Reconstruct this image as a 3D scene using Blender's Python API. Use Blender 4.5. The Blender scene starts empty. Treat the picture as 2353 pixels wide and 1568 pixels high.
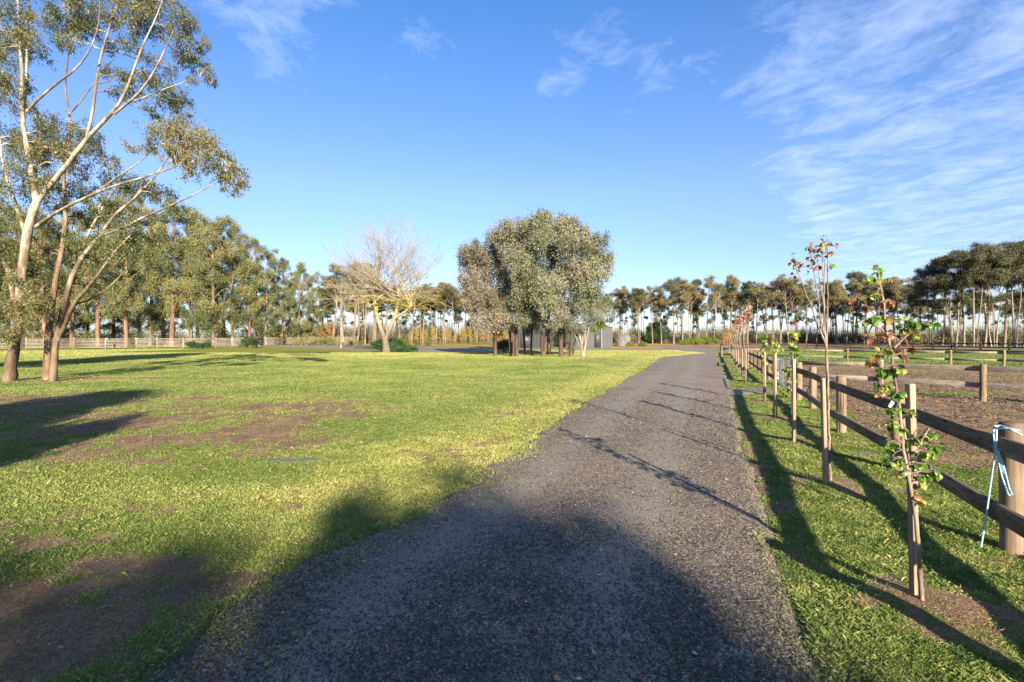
import bpy, math, random
import numpy as np
from mathutils import Vector

# ---------------------------------------------------------------- camera, light, exposure
SC = bpy.context.scene
COL = SC.collection
F = 1046.0; CX = 1176.5; HY = 782.0; H = 1.75      # photo read at 2353 px wide: focal length, centre, horizon, eye height
cam_d = bpy.data.cameras.new('camera'); cam = bpy.data.objects.new('camera', cam_d); COL.objects.link(cam)
cam.location = (0, 0, H); cam.rotation_euler = (math.radians(90), 0, 0)
cam_d.sensor_width = 36; cam_d.lens = F/2353*36; cam_d.shift_y = -2/2353; cam_d.clip_end = 9000; cam_d.clip_start = .05
SC.camera = cam
SUN_EL = math.radians(20); SUN_AZ = math.radians(180-14.3)   # azimuth clockwise from +Y
SUNV = Vector((math.sin(SUN_AZ)*math.cos(SUN_EL), math.cos(SUN_AZ)*math.cos(SUN_EL), math.sin(SUN_EL)))
sd = bpy.data.lights.new('sun', 'SUN'); sun = bpy.data.objects.new('sun', sd); COL.objects.link(sun)
sd.energy = 5.0; sd.angle = math.radians(0.6); sd.color = (1.0, .865, .66)
sun.rotation_euler = SUNV.to_track_quat('Z', 'Y').to_euler()
sun.location = SUNV*50
SC.view_settings.view_transform = 'Standard'; SC.view_settings.look = 'None'
SC.view_settings.exposure = 1.62; SC.view_settings.gamma = 1
SC.cycles.max_bounces = 6; SC.cycles.transparent_max_bounces = 8

W = bpy.data.worlds.new('World'); SC.world = W; W.use_nodes = True
nt = W.node_tree; N = nt.nodes; LK = nt.links
bg = N['Background']; bg.inputs[1].default_value = 0.066
sky = N.new('ShaderNodeTexSky'); sky.sky_type = 'NISHITA'; sky.sun_disc = False
sky.sun_elevation = SUN_EL; sky.sun_rotation = SUN_AZ
sky.air_density = 1.0; sky.dust_density = 0.3; sky.ozone_density = 2.0; sky.altitude = 100
def wn(t, **k):
    n = N.new(t)
    for a, b in k.items():
        setattr(n, a, b)
    return n
def wmath(op, a, b=None, c=None, clamp=False):
    n = wn('ShaderNodeMath', operation=op, use_clamp=clamp)
    for i, v in enumerate((a, b, c)):
        if v is None: continue
        if isinstance(v, (int, float)): n.inputs[i].default_value = v
        else: LK.new(v, n.inputs[i])
    return n.outputs[0]
def wvec(op, a, b=None):
    n = wn('ShaderNodeVectorMath', operation=op)
    for i, v in enumerate((a, b)):
        if v is None: continue
        if isinstance(v, tuple): n.inputs[i].default_value = v
        else: LK.new(v, n.inputs[i])
    return n
tc = wn('ShaderNodeTexCoord'); D = tc.outputs['Generated']
sp = wn('ShaderNodeSeparateXYZ'); LK.new(D, sp.inputs[0])
zc = wmath('MAXIMUM', sp.outputs[2], 0.03)
# sky tint by height: deeper blue, then dimmed above the view for less fill
rampn = wn('ShaderNodeValToRGB'); LK.new(sp.outputs[2], rampn.inputs[0])
er = rampn.color_ramp
SKYT = [(0.0, (.58, .66, .86)), (0.1, (.80, .82, 1.04)), (0.3, (.94, 1.0, 1.28)), (0.62, (.58, 1.0, 1.45)), (.72, (.55, .75, 1.0)), (1.0, (.56, .60, .70))]
er.elements[0].position = 0; er.elements[0].color = (*SKYT[0][1], 1)
er.elements[1].position = 1; er.elements[1].color = (*SKYT[-1][1], 1)
for p_, c_ in SKYT[1:-1]:
    e = er.elements.new(p_); e.color = (*c_, 1)
mul = wn('ShaderNodeMix', data_type='RGBA', blend_type='MULTIPLY'); mul.inputs[0].default_value = 1
LK.new(sky.outputs[0], mul.inputs[6]); LK.new(rampn.outputs[0], mul.inputs[7])
# clouds on a high plane: direction / height
px_ = wmath('DIVIDE', sp.outputs[0], zc); py_ = wmath('DIVIDE', sp.outputs[1], zc)
cmb = wn('ShaderNodeCombineXYZ'); LK.new(px_, cmb.inputs[0]); LK.new(py_, cmb.inputs[1])
def cloud_noise(rot, sc, scale, detail, rough, dist, off=(0, 0, 0)):
    r0 = wn('ShaderNodeMapping'); LK.new(cmb.outputs[0], r0.inputs[0]); r0.inputs['Rotation'].default_value = (0, 0, math.radians(rot))
    m = wn('ShaderNodeMapping'); LK.new(r0.outputs[0], m.inputs[0]); m.inputs['Scale'].default_value = sc; m.inputs['Location'].default_value = off
    t = wn('ShaderNodeTexNoise'); LK.new(m.outputs[0], t.inputs[0])
    t.inputs['Scale'].default_value = scale; t.inputs['Detail'].default_value = detail
    t.inputs['Roughness'].default_value = rough; t.inputs['Distortion'].default_value = dist
    return t.outputs[0]
def region(px, py, k):
    v = Vector(((px-CX)/F, 1, (HY-py)/F)).normalized()
    d = wvec('DOT_PRODUCT', D, tuple(v)).outputs['Value']
    return wmath('POWER', 2.718, wmath('MULTIPLY', wmath('SUBTRACT', d, 1.0), k))
def wsum(xs):
    s = xs[0]
    for x in xs[1:]: s = wmath('ADD', s, x)
    return s
n1 = cloud_noise(-48, (1.1, 1.0, 1), 2.6, 12, .68, .6)
n2 = cloud_noise(-50, (1.15, 1.0, 1), 5.0, 9, .7, .4, (3, 1, 0))
big = wsum([wmath('MULTIPLY', region(px, py, k), a) for px, py, k, a in [
    (2200, 130, 26, .75), (2330, 300, 40, .55), (2050, 260, 50, .45), (1850, 60, 70, .4), (2150, 485, 160, .85), (2000, 480, 200, .4), (2330, 450, 110, .6),
    (620, 0, 90, .7), (500, 20, 120, .3), (1340, 360, 160, .25), (1120, 390, 200, .3), (740, 10, 120, .4)]])
small = wsum([wmath('MULTIPLY', region(px, py, k), a) for px, py, k, a in [
    (930, 110, 400, .7), (1060, 115, 380, .6), (1330, 105, 450, .7), (1480, 135, 300, .6), (1280, 180, 500, .8), (1200, 280, 600, .4), (1360, 10, 500, .3), (1800, 130, 60, .4), (1560, 180, 300, .4)]])
m1 = wmath('MULTIPLY', wmath('SUBTRACT', wmath('ADD', wmath('MULTIPLY', n1, .72), wmath('MULTIPLY', n2, .40)), wmath('SUBTRACT', .76, wmath('MULTIPLY', wmath('MINIMUM', big, 1.0), .27))), 1.9, clamp=True)
m1 = wmath('MULTIPLY', m1, wmath('MINIMUM', wmath('MULTIPLY', big, 1.8), 1.0))
m2 = wmath('MULTIPLY', wmath('SUBTRACT', n2, wmath('SUBTRACT', .66, wmath('MULTIPLY', small, .20))), 2.4, clamp=True)
m2 = wmath('MULTIPLY', m2, wmath('MINIMUM', wmath('MULTIPLY', small, 2.0), 1.0))
# a low bank just over the horizon
low = wmath('MULTIPLY', wmath('SUBTRACT', 1, wmath('MULTIPLY', wmath('ABSOLUTE', wmath('SUBTRACT', sp.outputs[2], .035)), 18), clamp=True), cloud_noise(10, (.06, .02, 1), 3.0, 5, .6, 0))
low = wmath('MULTIPLY', wmath('SUBTRACT', low, .25), 2.2, clamp=True)
cm = wmath('MAXIMUM', wmath('MAXIMUM', wmath('MULTIPLY', m1, .56), wmath('MULTIPLY', m2, .28)), wmath('MULTIPLY', low, .3))
# thin cloud veil added overhead, out of view, for more neutral fill light
cm = wmath('MAXIMUM', cm, wmath('MULTIPLY', wmath('MULTIPLY', wmath('SUBTRACT', sp.outputs[2], .66), 3.5, clamp=True), .08))
mixc = wn('ShaderNodeMix', data_type='RGBA'); LK.new(cm, mixc.inputs[0]); LK.new(mul.outputs[2], mixc.inputs[6])
mixc.inputs[7].default_value = (7.6, 8.1, 9.2, 1)
LK.new(mixc.outputs[2], bg.inputs[0])

# ---------------------------------------------------------------- helpers
def sstep(a, b, x):
    t = np.clip((x-a)/(b-a), 0, 1); return t*t*(3-2*t)
def zt(x, y):
    """height of the land: flat near, a very slight rise beyond 75 m"""
    return 0.8*sstep(75, 140, np.asarray(y, float))
def hash2(ix, iy, s):
    h = (ix.astype(np.int64)*374761393 + iy.astype(np.int64)*668265263 + s*1442695041) & 0xffffffff
    h = ((h ^ (h >> 13))*1274126177) & 0xffffffff
    return ((h ^ (h >> 16)) & 0xffffff)/float(0xffffff)
def vnoise(x, y, s=0):
    x = np.asarray(x, float); y = np.asarray(y, float)
    ix = np.floor(x); iy = np.floor(y); fx = x-ix; fy = y-iy
    fx = fx*fx*(3-2*fx); fy = fy*fy*(3-2*fy)
    a = hash2(ix, iy, s); b = hash2(ix+1, iy, s); c = hash2(ix, iy+1, s); d = hash2(ix+1, iy+1, s)
    return (a*(1-fx)+b*fx)*(1-fy)+(c*(1-fx)+d*fx)*fy
def fbm(x, y, s=0, o=4):
    r = 0; a = .5; t = 0
    for i in range(o):
        r = r+a*vnoise(x*2**i+i*17.3, y*2**i-i*9.1, s+i); t += a; a *= .55
    return r/t
def G(px, py):
    """photo pixel (2353 wide) on the ground -> x, y"""
    y = H*F/(py-HY); return ((px-CX)/F*y, y)
def at(px, py, y):
    return Vector(((px-CX)/F*y, y, H+(HY-py)/F*y))
def gx(px, y): return (px-CX)/F*y

def mesh_np(name, V, Fc, attrs=None, smooth=False, mats=()):
    V = np.ascontiguousarray(V, np.float32); Fc = np.ascontiguousarray(Fc, np.int32)
    me = bpy.data.meshes.new(name); nf, k = Fc.shape
    me.vertices.add(len(V)); me.vertices.foreach_set('co', V.ravel())
    me.loops.add(nf*k); me.loops.foreach_set('vertex_index', Fc.ravel())
    me.polygons.add(nf); me.polygons.foreach_set('loop_start', np.arange(0, nf*k, k, dtype=np.int32))
    if smooth: me.polygons.foreach_set('use_smooth', np.ones(nf, bool))
    me.update(calc_edges=True)
    for an, av in (attrs or {}).items():
        a = me.attributes.new(an, 'FLOAT', 'POINT'); a.data.foreach_set('value', np.ascontiguousarray(av, np.float32))
    for m in mats: me.materials.append(m)
    return me
def link(name, me, parent=None, loc=None):
    o = bpy.data.objects.new(name, me); COL.objects.link(o)
    if parent is not None: o.parent = parent
    if loc is not None: o.location = loc
    return o
def tag(o, label=None, cat=None, group=None, kind=None):
    for k, v in (('label', label), ('category', cat), ('group', group), ('kind', kind)):
        if v: o[k] = v
    return o
def thing(name, label, cat, loc, group=None, rz=0):
    o = bpy.data.objects.new(name, None); COL.objects.link(o); o.location = loc; o.rotation_euler = (0, 0, rz)
    o.empty_display_size = .3
    return tag(o, label, cat, group)
def dup(root, loc, rz=0, s=1, label=None, group=None, sz=None):
    r = root.copy(); COL.objects.link(r); r.location = loc; r.rotation_euler = (0, 0, rz); r.scale = (s, s, sz or s)
    if label: r['label'] = label
    if group: r['group'] = group
    for ch in list(root.children):
        c = ch.copy(); COL.objects.link(c); c.parent = r
    return r

class TB:
    """collects tubes and boxes as numpy quads"""
    def __init__(s): s.V = []; s.F = []; s.n = 0; s.A = []
    def add(s, V, Fc, a=0.0):
        V = np.asarray(V, float); s.V.append(V); s.F.append(np.asarray(Fc, int)+s.n); s.n += len(V); s.A.append(np.full(len(V), a) if np.isscalar(a) else a)
    def tube(s, pts, rad, n=6, a=0.0, cap=True, rough=0, rng=None):
        P = np.asarray([tuple(p) for p in pts], float); m = len(P)
        R = np.full(m, rad) if np.isscalar(rad) else np.asarray(rad, float)
        T = np.gradient(P, axis=0); T /= (np.linalg.norm(T, axis=1)[:, None]+1e-9)
        mean = T.mean(0); ref = np.eye(3)[np.argmin(np.abs(mean))]
        A = np.cross(T, ref); A /= (np.linalg.norm(A, axis=1)[:, None]+1e-9); B = np.cross(T, A)
        th = np.arange(n)/n*2*math.pi
        rr = R[:, None]*np.ones((1, n))
        if rough and rng is not None: rr = rr*(1+rng.normal(0, rough, rr.shape))
        V = P[:, None, :]+rr[..., None]*(np.cos(th)[None, :, None]*A[:, None, :]+np.sin(th)[None, :, None]*B[:, None, :])
        V = V.reshape(-1, 3); i = np.arange(m-1)[:, None]*n; j = np.arange(n)[None, :]; j2 = (j+1) % n
        Fc = np.stack([i+j, i+j2, i+n+j2, i+n+j], -1).reshape(-1, 4)
        if cap:
            ex = []
            for base in (0, (m-1)*n):
                if n == 4: ex.append([base, base+1, base+2, base+3])
                elif n >= 6:
                    for q in range(1, n-2, 2): ex.append([base, base+q, base+q+1, base+q+2 if q+2 < n else base+q+1][:4])
            ex = [e for e in ex if len(set(e)) == 4]
            if ex: Fc = np.vstack([Fc, ex])
        s.add(V, Fc, a)
    def box(s, c, size, rot=None, a=0.0, taper=1.0):
        x, y, z = np.asarray(size)/2
        V = np.array([[-x, -y, -z], [x, -y, -z], [x, y, -z], [-x, y, -z], [-x*taper, -y*taper, z], [x*taper, -y*taper, z], [x*taper, y*taper, z], [-x*taper, y*taper, z]])
        if rot is not None: V = V@np.asarray(rot).T
        s.add(V+np.asarray(c), [[0, 3, 2, 1], [4, 5, 6, 7], [0, 1, 5, 4], [1, 2, 6, 5], [2, 3, 7, 6], [3, 0, 4, 7]], a)
    def build(s, name, mat, parent=None, smooth=False, loc=None, bevel=0):
        me = mesh_np(name, np.vstack(s.V), np.vstack(s.F), {'var': np.concatenate(s.A)}, smooth, [mat])
        o = link(name, me, parent, loc)
        if bevel:
            b = o.modifiers.new('bevel', 'BEVEL'); b.width = bevel; b.segments = 2; b.limit_method = 'ANGLE'
        return o
def Rz(a):
    c, s = math.cos(a), math.sin(a); return np.array([[c, -s, 0], [s, c, 0], [0, 0, 1]])
def align_x(d):
    """rotation taking +X onto direction d with +Z kept upright"""
    d = np.asarray(d, float); d = d/np.linalg.norm(d); s = np.cross([0, 0, 1], d); s /= np.linalg.norm(s); return np.stack([d, s, np.cross(d, s)], 1)

# ---------------------------------------------------------------- materials
class M:
    def __init__(s, name):
        s.m = bpy.data.materials.new(name); s.m.use_nodes = True; s.t = s.m.node_tree; s.N = s.t.nodes; s.L = s.t.links
        s.b = s.N['Principled BSDF']; s.b.inputs['Roughness'].default_value = .85; s.b.inputs['Specular IOR Level'].default_value = .3
        s.tc = s.N.new('ShaderNodeTexCoord')
    def n(s, t, **k):
        n = s.N.new(t)
        for a, b in k.items(): setattr(n, a, b)
        return n
    def _in(s, n, i, v):
        if isinstance(v, (int, float)): n.inputs[i].default_value = v
        elif isinstance(v, tuple): n.inputs[i].default_value = (*v, 1) if len(v) == 3 and n.inputs[i].type == 'RGBA' else v
        else: s.L.new(v, n.inputs[i])
    def math(s, op, a, b=None, clamp=False):
        n = s.n('ShaderNodeMath', operation=op, use_clamp=clamp); s._in(n, 0, a)
        if b is not None: s._in(n, 1, b)
        return n.outputs[0]
    def coord(s, kind='Object', scale=(1, 1, 1), rot=(0, 0, 0)):
        m = s.n('ShaderNodeMapping'); s.L.new(s.tc.outputs[kind], m.inputs[0]); m.inputs['Scale'].default_value = scale; m.inputs['Rotation'].default_value = rot
        return m.outputs[0]
    def noise(s, scale, detail=4, rough=.55, vec=None, dist=0):
        t = s.n('ShaderNodeTexNoise'); s.L.new(vec if vec is not None else s.tc.outputs['Object'], t.inputs[0])
        t.inputs['Scale'].default_value = scale; t.inputs['Detail'].default_value = detail; t.inputs['Roughness'].default_value = rough; t.inputs['Distortion'].default_value = dist
        return t.outputs[0]
    def vor(s, scale, vec=None, feature='F1', out='Distance'):
        t = s.n('ShaderNodeTexVoronoi', feature=feature); s.L.new(vec if vec is not None else s.tc.outputs['Object'], t.inputs[0]); t.inputs['Scale'].default_value = scale
        return t.outputs[out]
    def attr(s, name): return s.n('ShaderNodeAttribute', attribute_name=name).outputs['Fac']
    def ramp(s, f, stops, interp='LINEAR'):
        r = s.n('ShaderNodeValToRGB'); s._in(r, 0, f); e = r.color_ramp; e.interpolation = interp
        e.elements[0].position = stops[0][0]; e.elements[0].color = (*stops[0][1], 1)
        e.elements[1].position = stops[-1][0]; e.elements[1].color = (*stops[-1][1], 1)
        for p, c in stops[1:-1]:
            q = e.elements.new(p); q.color = (*c, 1)
        return r.outputs[0]
    def mix(s, f, a, b, blend='MIX'):
        n = s.n('ShaderNodeMix', data_type='RGBA', blend_type=blend); s._in(n, 0, f); s._in(n, 6, a); s._in(n, 7, b); return n.outputs[2]
    def col(s, c): s._in(s.b, s.b.inputs.find('Base Color'), c)
    def rough(s, v): s._in(s.b, s.b.inputs.find('Roughness'), v)
    def bump(s, h, strength=.5, dist=.02):
        b = s.n('ShaderNodeBump'); b.inputs['Strength'].default_value = strength; b.inputs['Distance'].default_value = dist
        s.L.new(h, b.inputs['Height']); s.L.new(b.outputs[0], s.b.inputs['Normal'])
    def translucent(s, color, f=.35):
        out = s.N['Material Output']; tr = s.n('ShaderNodeBsdfTranslucent'); s._in(tr, 0, color)
        mx = s.n('ShaderNodeMixShader'); mx.inputs[0].default_value = f
        s.L.new(s.b.outputs[0], mx.inputs[1]); s.L.new(tr.outputs[0], mx.inputs[2]); s.L.new(mx.outputs[0], out.inputs[0])

def foliage_mat(name, cols, rough=.5, tr=.3):
    """leaf colour picked per leaf from the ramp, plus large soft patches"""
    m = M(name); v = m.attr('var'); k = len(cols)
    f = m.math('ADD', m.math('MULTIPLY', v, .8), m.math('MULTIPLY', m.noise(.55, 2), .4)); f = m.math('SUBTRACT', f, .1, True)
    c = m.ramp(f, [(i/(k-1), cols[i]) for i in range(k)]); m.col(c); m.rough(rough); m.b.inputs['Specular IOR Level'].default_value = .35
    m.translucent(c, tr); return m.m
def bark_mat(name, a, b, c, scale=3.0, stretch=.25, bump=.4, hi=.62):
    m = M(name); v = m.coord('Object', (1, 1, stretch)); n = m.noise(scale, 6, .65, v, .4); n2 = m.noise(scale*5, 4, .6, v)
    f = m.math('ADD', m.math('MULTIPLY', n, .75), m.math('MULTIPLY', n2, .25))
    m.col(m.ramp(f, [(.36, a), (.5, b), (hi, c)])); m.rough(.85); m.bump(f, bump, .03); return m.m

F_GUM_NEAR = foliage_mat('near_gum_leaf', [(.035, .046, .016), (.085, .102, .034), (.15, .155, .056), (.235, .20, .08), (.29, .165, .075)], .45, .28)
F_DENSE = foliage_mat('dense_gum_leaf', [(.035, .048, .02), (.10, .122, .045), (.18, .195, .075), (.285, .27, .115), (.31, .22, .11)], .5, .25)
F_GREY = foliage_mat('grey_gum_leaf', [(.05, .052, .032), (.135, .14, .088), (.225, .222, .15), (.30, .28, .20), (.28, .20, .13)], .5, .22)
F_GREYGREEN = foliage_mat('green_grey_gum_leaf', [(.06, .07, .04), (.145, .16, .09), (.225, .235, .14), (.30, .29, .185)], .5, .25)
F_PINK = foliage_mat('pinkish_gum_leaf', [(.085, .075, .05), (.19, .17, .115), (.28, .245, .175), (.32, .22, .15)], .5, .22)
F_ROW = foliage_mat('row_gum_leaf', [(.05, .055, .026), (.125, .128, .055), (.21, .195, .09), (.31, .25, .12), (.36, .22, .13)], .5, .25)
F_ROWDARK = foliage_mat('row_gum_leaf_dark', [(.035, .042, .026), (.08, .085, .042), (.14, .135, .066), (.21, .175, .085)], .5, .25)
F_LIME = foliage_mat('lime_leaf', [(.07, .11, .02), (.17, .24, .04), (.28, .33, .06)], .5, .35)
F_DARKBUSH = foliage_mat('dark_bush_leaf', [(.015, .035, .012), (.04, .085, .025), (.07, .13, .04)], .5, .2)
F_OLIVE = foliage_mat('olive_scrub_leaf', [(.06, .065, .03), (.13, .13, .06), (.22, .19, .11), (.25, .17, .12)], .6, .2)
F_AUT = foliage_mat('autumn_leaf', [(.35, .05, .03), (.45, .14, .04), (.50, .27, .05), (.40, .32, .06)], .5, .35)
F_AUTYEL = foliage_mat('autumn_yellow_leaf', [(.35, .16, .05), (.48, .27, .06), (.5, .36, .08), (.3, .3, .08)], .5, .35)
F_TWIG = foliage_mat('dry_twig', [(.10, .075, .06), (.18, .14, .11), (.26, .20, .16)], .7, .1)
F_PEAR = None
B_WHITE = bark_mat('white_gum_bark', (.22, .13, .07), (.52, .42, .30), (.68, .62, .52), 1.6, .22, .3, .58)
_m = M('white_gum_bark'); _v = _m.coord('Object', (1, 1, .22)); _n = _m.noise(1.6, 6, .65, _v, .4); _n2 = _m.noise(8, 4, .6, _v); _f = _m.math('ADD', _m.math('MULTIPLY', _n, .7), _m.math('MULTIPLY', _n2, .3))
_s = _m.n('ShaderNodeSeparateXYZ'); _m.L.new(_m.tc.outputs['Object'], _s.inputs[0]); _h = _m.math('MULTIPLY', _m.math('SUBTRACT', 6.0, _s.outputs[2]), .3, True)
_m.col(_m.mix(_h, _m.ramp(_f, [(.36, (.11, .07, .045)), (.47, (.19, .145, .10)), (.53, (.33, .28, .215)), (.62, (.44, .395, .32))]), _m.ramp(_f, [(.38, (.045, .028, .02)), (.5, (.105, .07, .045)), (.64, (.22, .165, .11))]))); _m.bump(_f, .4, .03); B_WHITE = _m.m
B_CREAMBR = bark_mat('mottled_gum_bark', (.05, .032, .022), (.15, .095, .058), (.28, .205, .14), 2.2, .3, .6, .6)
B_RED = bark_mat('red_brown_bark', (.026, .018, .015), (.072, .044, .034), (.135, .085, .064), 4, .12, .8)
B_ORANGE = bark_mat('orange_gum_bark', (.09, .045, .03), (.19, .10, .064), (.29, .18, .12), 1.5, .15, .4)
B_ROW = bark_mat('pale_row_bark', (.09, .065, .046), (.20, .155, .115), (.33, .27, .21), 1.2, .12, .3, .6)
B_GREYROW = bark_mat('grey_row_bark', (.08, .07, .06), (.20, .17, .14), (.36, .30, .25), 1.2, .12, .3)
B_PAPER = bark_mat('paper_bark', (.12, .09, .065), (.24, .205, .165), (.34, .31, .265), 3, .2, .4)
B_SAP = bark_mat('sapling_bark', (.08, .055, .045), (.19, .14, .11), (.32, .255, .205), 14, .3, .5)
# ---------------------------------------------------------------- lie of the land: where road, soil and lawn are
LE = [G(*p) for p in [(-250, 2400), (150, 1750), (370, 1568), (520, 1400), (720, 1285), (960, 1185), (1110, 1085), (1240, 1000), (1345, 925), (1430, 878), (1490, 845), (1517, 822)]]
LE += [(26.5, 62), (27.5, 72), (29, 84), (31, 97), (33, 108)]
RE = [G(*p) for p in [(2000, 2400), (1895, 1750), (1872, 1568), (1825, 1400), (1765, 1200), (1712, 1040), (1690, 950), (1676, 880), (1658, 840), (1646, 815)]]
RE += [(33.2, 72), (38, 84), (43.5, 97), (48, 108)]
LEx, LEy = [p[0] for p in LE], [p[1] for p in LE]; REx, REy = [p[0] for p in RE], [p[1] for p in RE]
def road_l(y): return np.interp(y, LEy, LEx)
def road_r(y): return np.interp(y, REy, REx)
def fence_x(y): return 4.2+.443*(y-3.81)
def on_road(x, y):
    """>0 inside the gravel, metres from its nearer edge"""
    w = .22*(fbm(x*1.1, y*1.1, 5)-.5)*np.clip(.7+np.asarray(y)*.06, .7, 3)
    wl = w+.22*(fbm(x*1.4, y*1.4, 8)-.5)*np.clip(1.3-np.abs(np.asarray(y)-4.5)*.12, 0.15, 1)*2
    return np.where(np.asarray(y) < 108, np.minimum(x-road_l(y)+wl, road_r(y)-x+w), -5.)
DIRT = [  # px, py, rx m, ry m, strength : bare soil on the lawn
    (60, 930, 9, 3.0, .7), (200, 985, 5.5, 1.9, .72), (60, 1090, 3.5, .5, .5), (330, 965, 6.0, 1.5, .8), (480, 935, 5.5, 1.6, .75), (640, 925, 3.0, .8, .55), (560, 985, 2.6, .8, .75), (640, 1000, 2.0, .6, .6),
    (430, 1010, 3.4, 1.0, .85), (330, 1050, 2.2, .6, .8), (100, 1060, 2.6, .6, .6), (350, 1170, 1.0, .15, .6), (20, 1230, .6, .3, .8), (100, 1245, .6, .2, .8),
    (300, 900, 9, 2.0, .3), (600, 890, 6, 1.5, .3), (1000, 935, 3, .5, .4), (420, 870, 12, 3, .25),
    (150, 1350, 1.2, .22, .95), (330, 1290, .9, .2, .9), (-80, 1450, 1.0, .35, .95), (450, 1330, .6, .16, .7), (40, 1420, .8, .25, .9), (200, 1480, .7, .2, .6), (560, 1245, 1.0, .12, .55), (700, 1160, 1.0, .15, .45), (1420, 830, 3.5, 2.2, .65), (1350, 826, 4, 2, .5), (1230, 830, 13, 3.0, .5)]
DIRTW = [(*G(a, b), c, d, e) for a, b, c, d, e in DIRT]
TREE_MULCH = [(2.80, 2.95, .75, .55), (3.84, 5.5, .62, .55), (4.9, 7.85, .5, .45), (5.95, 10.3, .5, .5), (7.1, 12.9, .5, .5), (-21.5, 20.2, 5.5, 1.3), (-17, 21, 9, .8)]
PUD = [(*G(680, 1055), .85, .15), (*G(455, 1135), .38, .07), (*G(560, 1095), .35, .05), (*G(1425, 840), 1.9, .8), (*G(1985, 1040), .32, .12), (*G(2075, 1125), .25, .1)]
def blob(x, y, cx, cy, rx, ry):
    q = ((x-cx)/rx)**2+((y-cy)/ry)**2; return np.exp(-q*.9)
def masks(x, y):
    x = np.asarray(x, float); y = np.asarray(y, float)
    n = fbm(x*1.3, y*1.3, 11); nb = fbm(x*.35, y*.35, 21); nf = fbm(x*6, y*6, 31, 3)
    dirt = .18*np.ones_like(x)
    for cx, cy, rx, ry, s in DIRTW: dirt = np.maximum(dirt, s*blob(x, y, cx, cy, rx*1.15, ry*1.3)+.1)
    near = sstep(60, 20, y)
    dirt = dirt+(n-.5)*1.0+(nb-.5)*.55+(nf-.5)*.9+(fbm(x*16, y*16, 33, 2)-.5)*.35
    left = x < road_l(y)+.5*0
    verge = (x > road_r(y)-.3) & (x < fence_x(y)+.1)
    pad = x >= fence_x(y)+.1
    d = np.where(left, dirt, 0)
    dv = .26+(n-.5)*1.3+(nf-.5)*.9+.35*sstep(.35, 0, np.abs(x-road_r(y)-.1))
    d = np.where(verge, dv, d)
    # paddocks beyond the fence: trodden soil, a green belt from 33 m, soil again far away
    t = x-fence_x(y)
    dp = .95-.55*sstep(1.2, 0, t)-.9*sstep(31, 36, y+.9*(x-30)*.35)+1.1*sstep(80, 92, y)+(n-.5)*.9+(nf-.5)*.5
    dp = dp-.7*blob(x, y, 13.2, 15.0, 3.2, .35)-.45*blob(x, y, 6.4, 5.0, .9, 1.2)-.4*blob(x, y, 4.9, 3.6, .8, 1.3)-.4*blob(x, y, 5.2, 7.4, .7, .8)
    d = np.where(pad, dp, d)
    for cx, cy, rx, ry in TREE_MULCH: d = np.maximum(d, 1.05*blob(x, y, cx, cy, rx, ry)+(nf-.5)*.7+(n-.5)*.6-.05)
    d = np.where((y > 70) & left & (x < -60), d, d)
    dirt = sstep(.38, .98, d)
    yel = .40+.6*(fbm(x*.5+3, y*.5, 41)-.5)+.25*(n-.5)+.35*sstep(20, 50, y)*0
    yel = yel+.30*sstep(2.2, 0, np.abs(x-road_l(y)+1.0))*sstep(3, 6, y)+.35*sstep(30, 60, y)
    for cx, cy, rx, ry in [(*G(700, 1130), 2.6, .5), (*G(1000, 1030), 2, .7), (*G(1230, 945), 1.5, 1.1), (*G(1100, 1060), 1.2, .5), (*G(1220, 865), 2.5, 1), (*G(450, 1130), 2.5, .3)]: yel = yel+.16*blob(x, y, cx, cy, rx, ry)
    yel = np.where(verge, .36+.9*(nf-.5), yel); yel = np.where(pad, .25+.5*(n-.5), yel)
    return np.clip(dirt, 0, 1), np.clip(yel, 0, 1)
def puddle(x, y):
    p = np.zeros_like(np.asarray(x, float)); w = 1.5*(fbm(np.asarray(x)*4, np.asarray(y)*9, 61)-.56)
    for cx, cy, rx, ry in PUD: p = np.maximum(p, 1-np.sqrt(((x-cx)/rx)**2+((y-cy)/ry)**2)+w)
    return p
def land_z(x, y):
    """bumps of the land, a hollow under each puddle"""
    x = np.asarray(x, float); y = np.asarray(y, float); f = sstep(60, 25, np.hypot(x, y))
    z = zt(x, y)+f*(.05*(fbm(x*.6, y*.6, 71)-.5)+.03*(fbm(x*4, y*4, 81, 3)-.5))
    z = z+f*np.where(x > fence_x(y), .07*(fbm(x*2.2, y*2.2, 91, 3)-.5), 0)
    for cx, cy, rx, ry in TREE_MULCH[:5]: z = z+.06*blob(x, y, cx, cy, rx*.7, ry*.7)
    z = z-.05*np.clip(puddle(x, y)+.25, 0, .9)*(f > 0)
    r = on_road(x, y); z = np.where(r > -.5, z*np.clip(1-(r+.5), 0, 1)*(y < 60)+z*(y >= 60), z)
    return z-.06*sstep(-.1, .4, r)*(y < 108)

def polar_sheet(rs, th):
    R, T = np.meshgrid(rs, th, indexing='ij'); return R*np.sin(T), R*np.cos(T)
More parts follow.
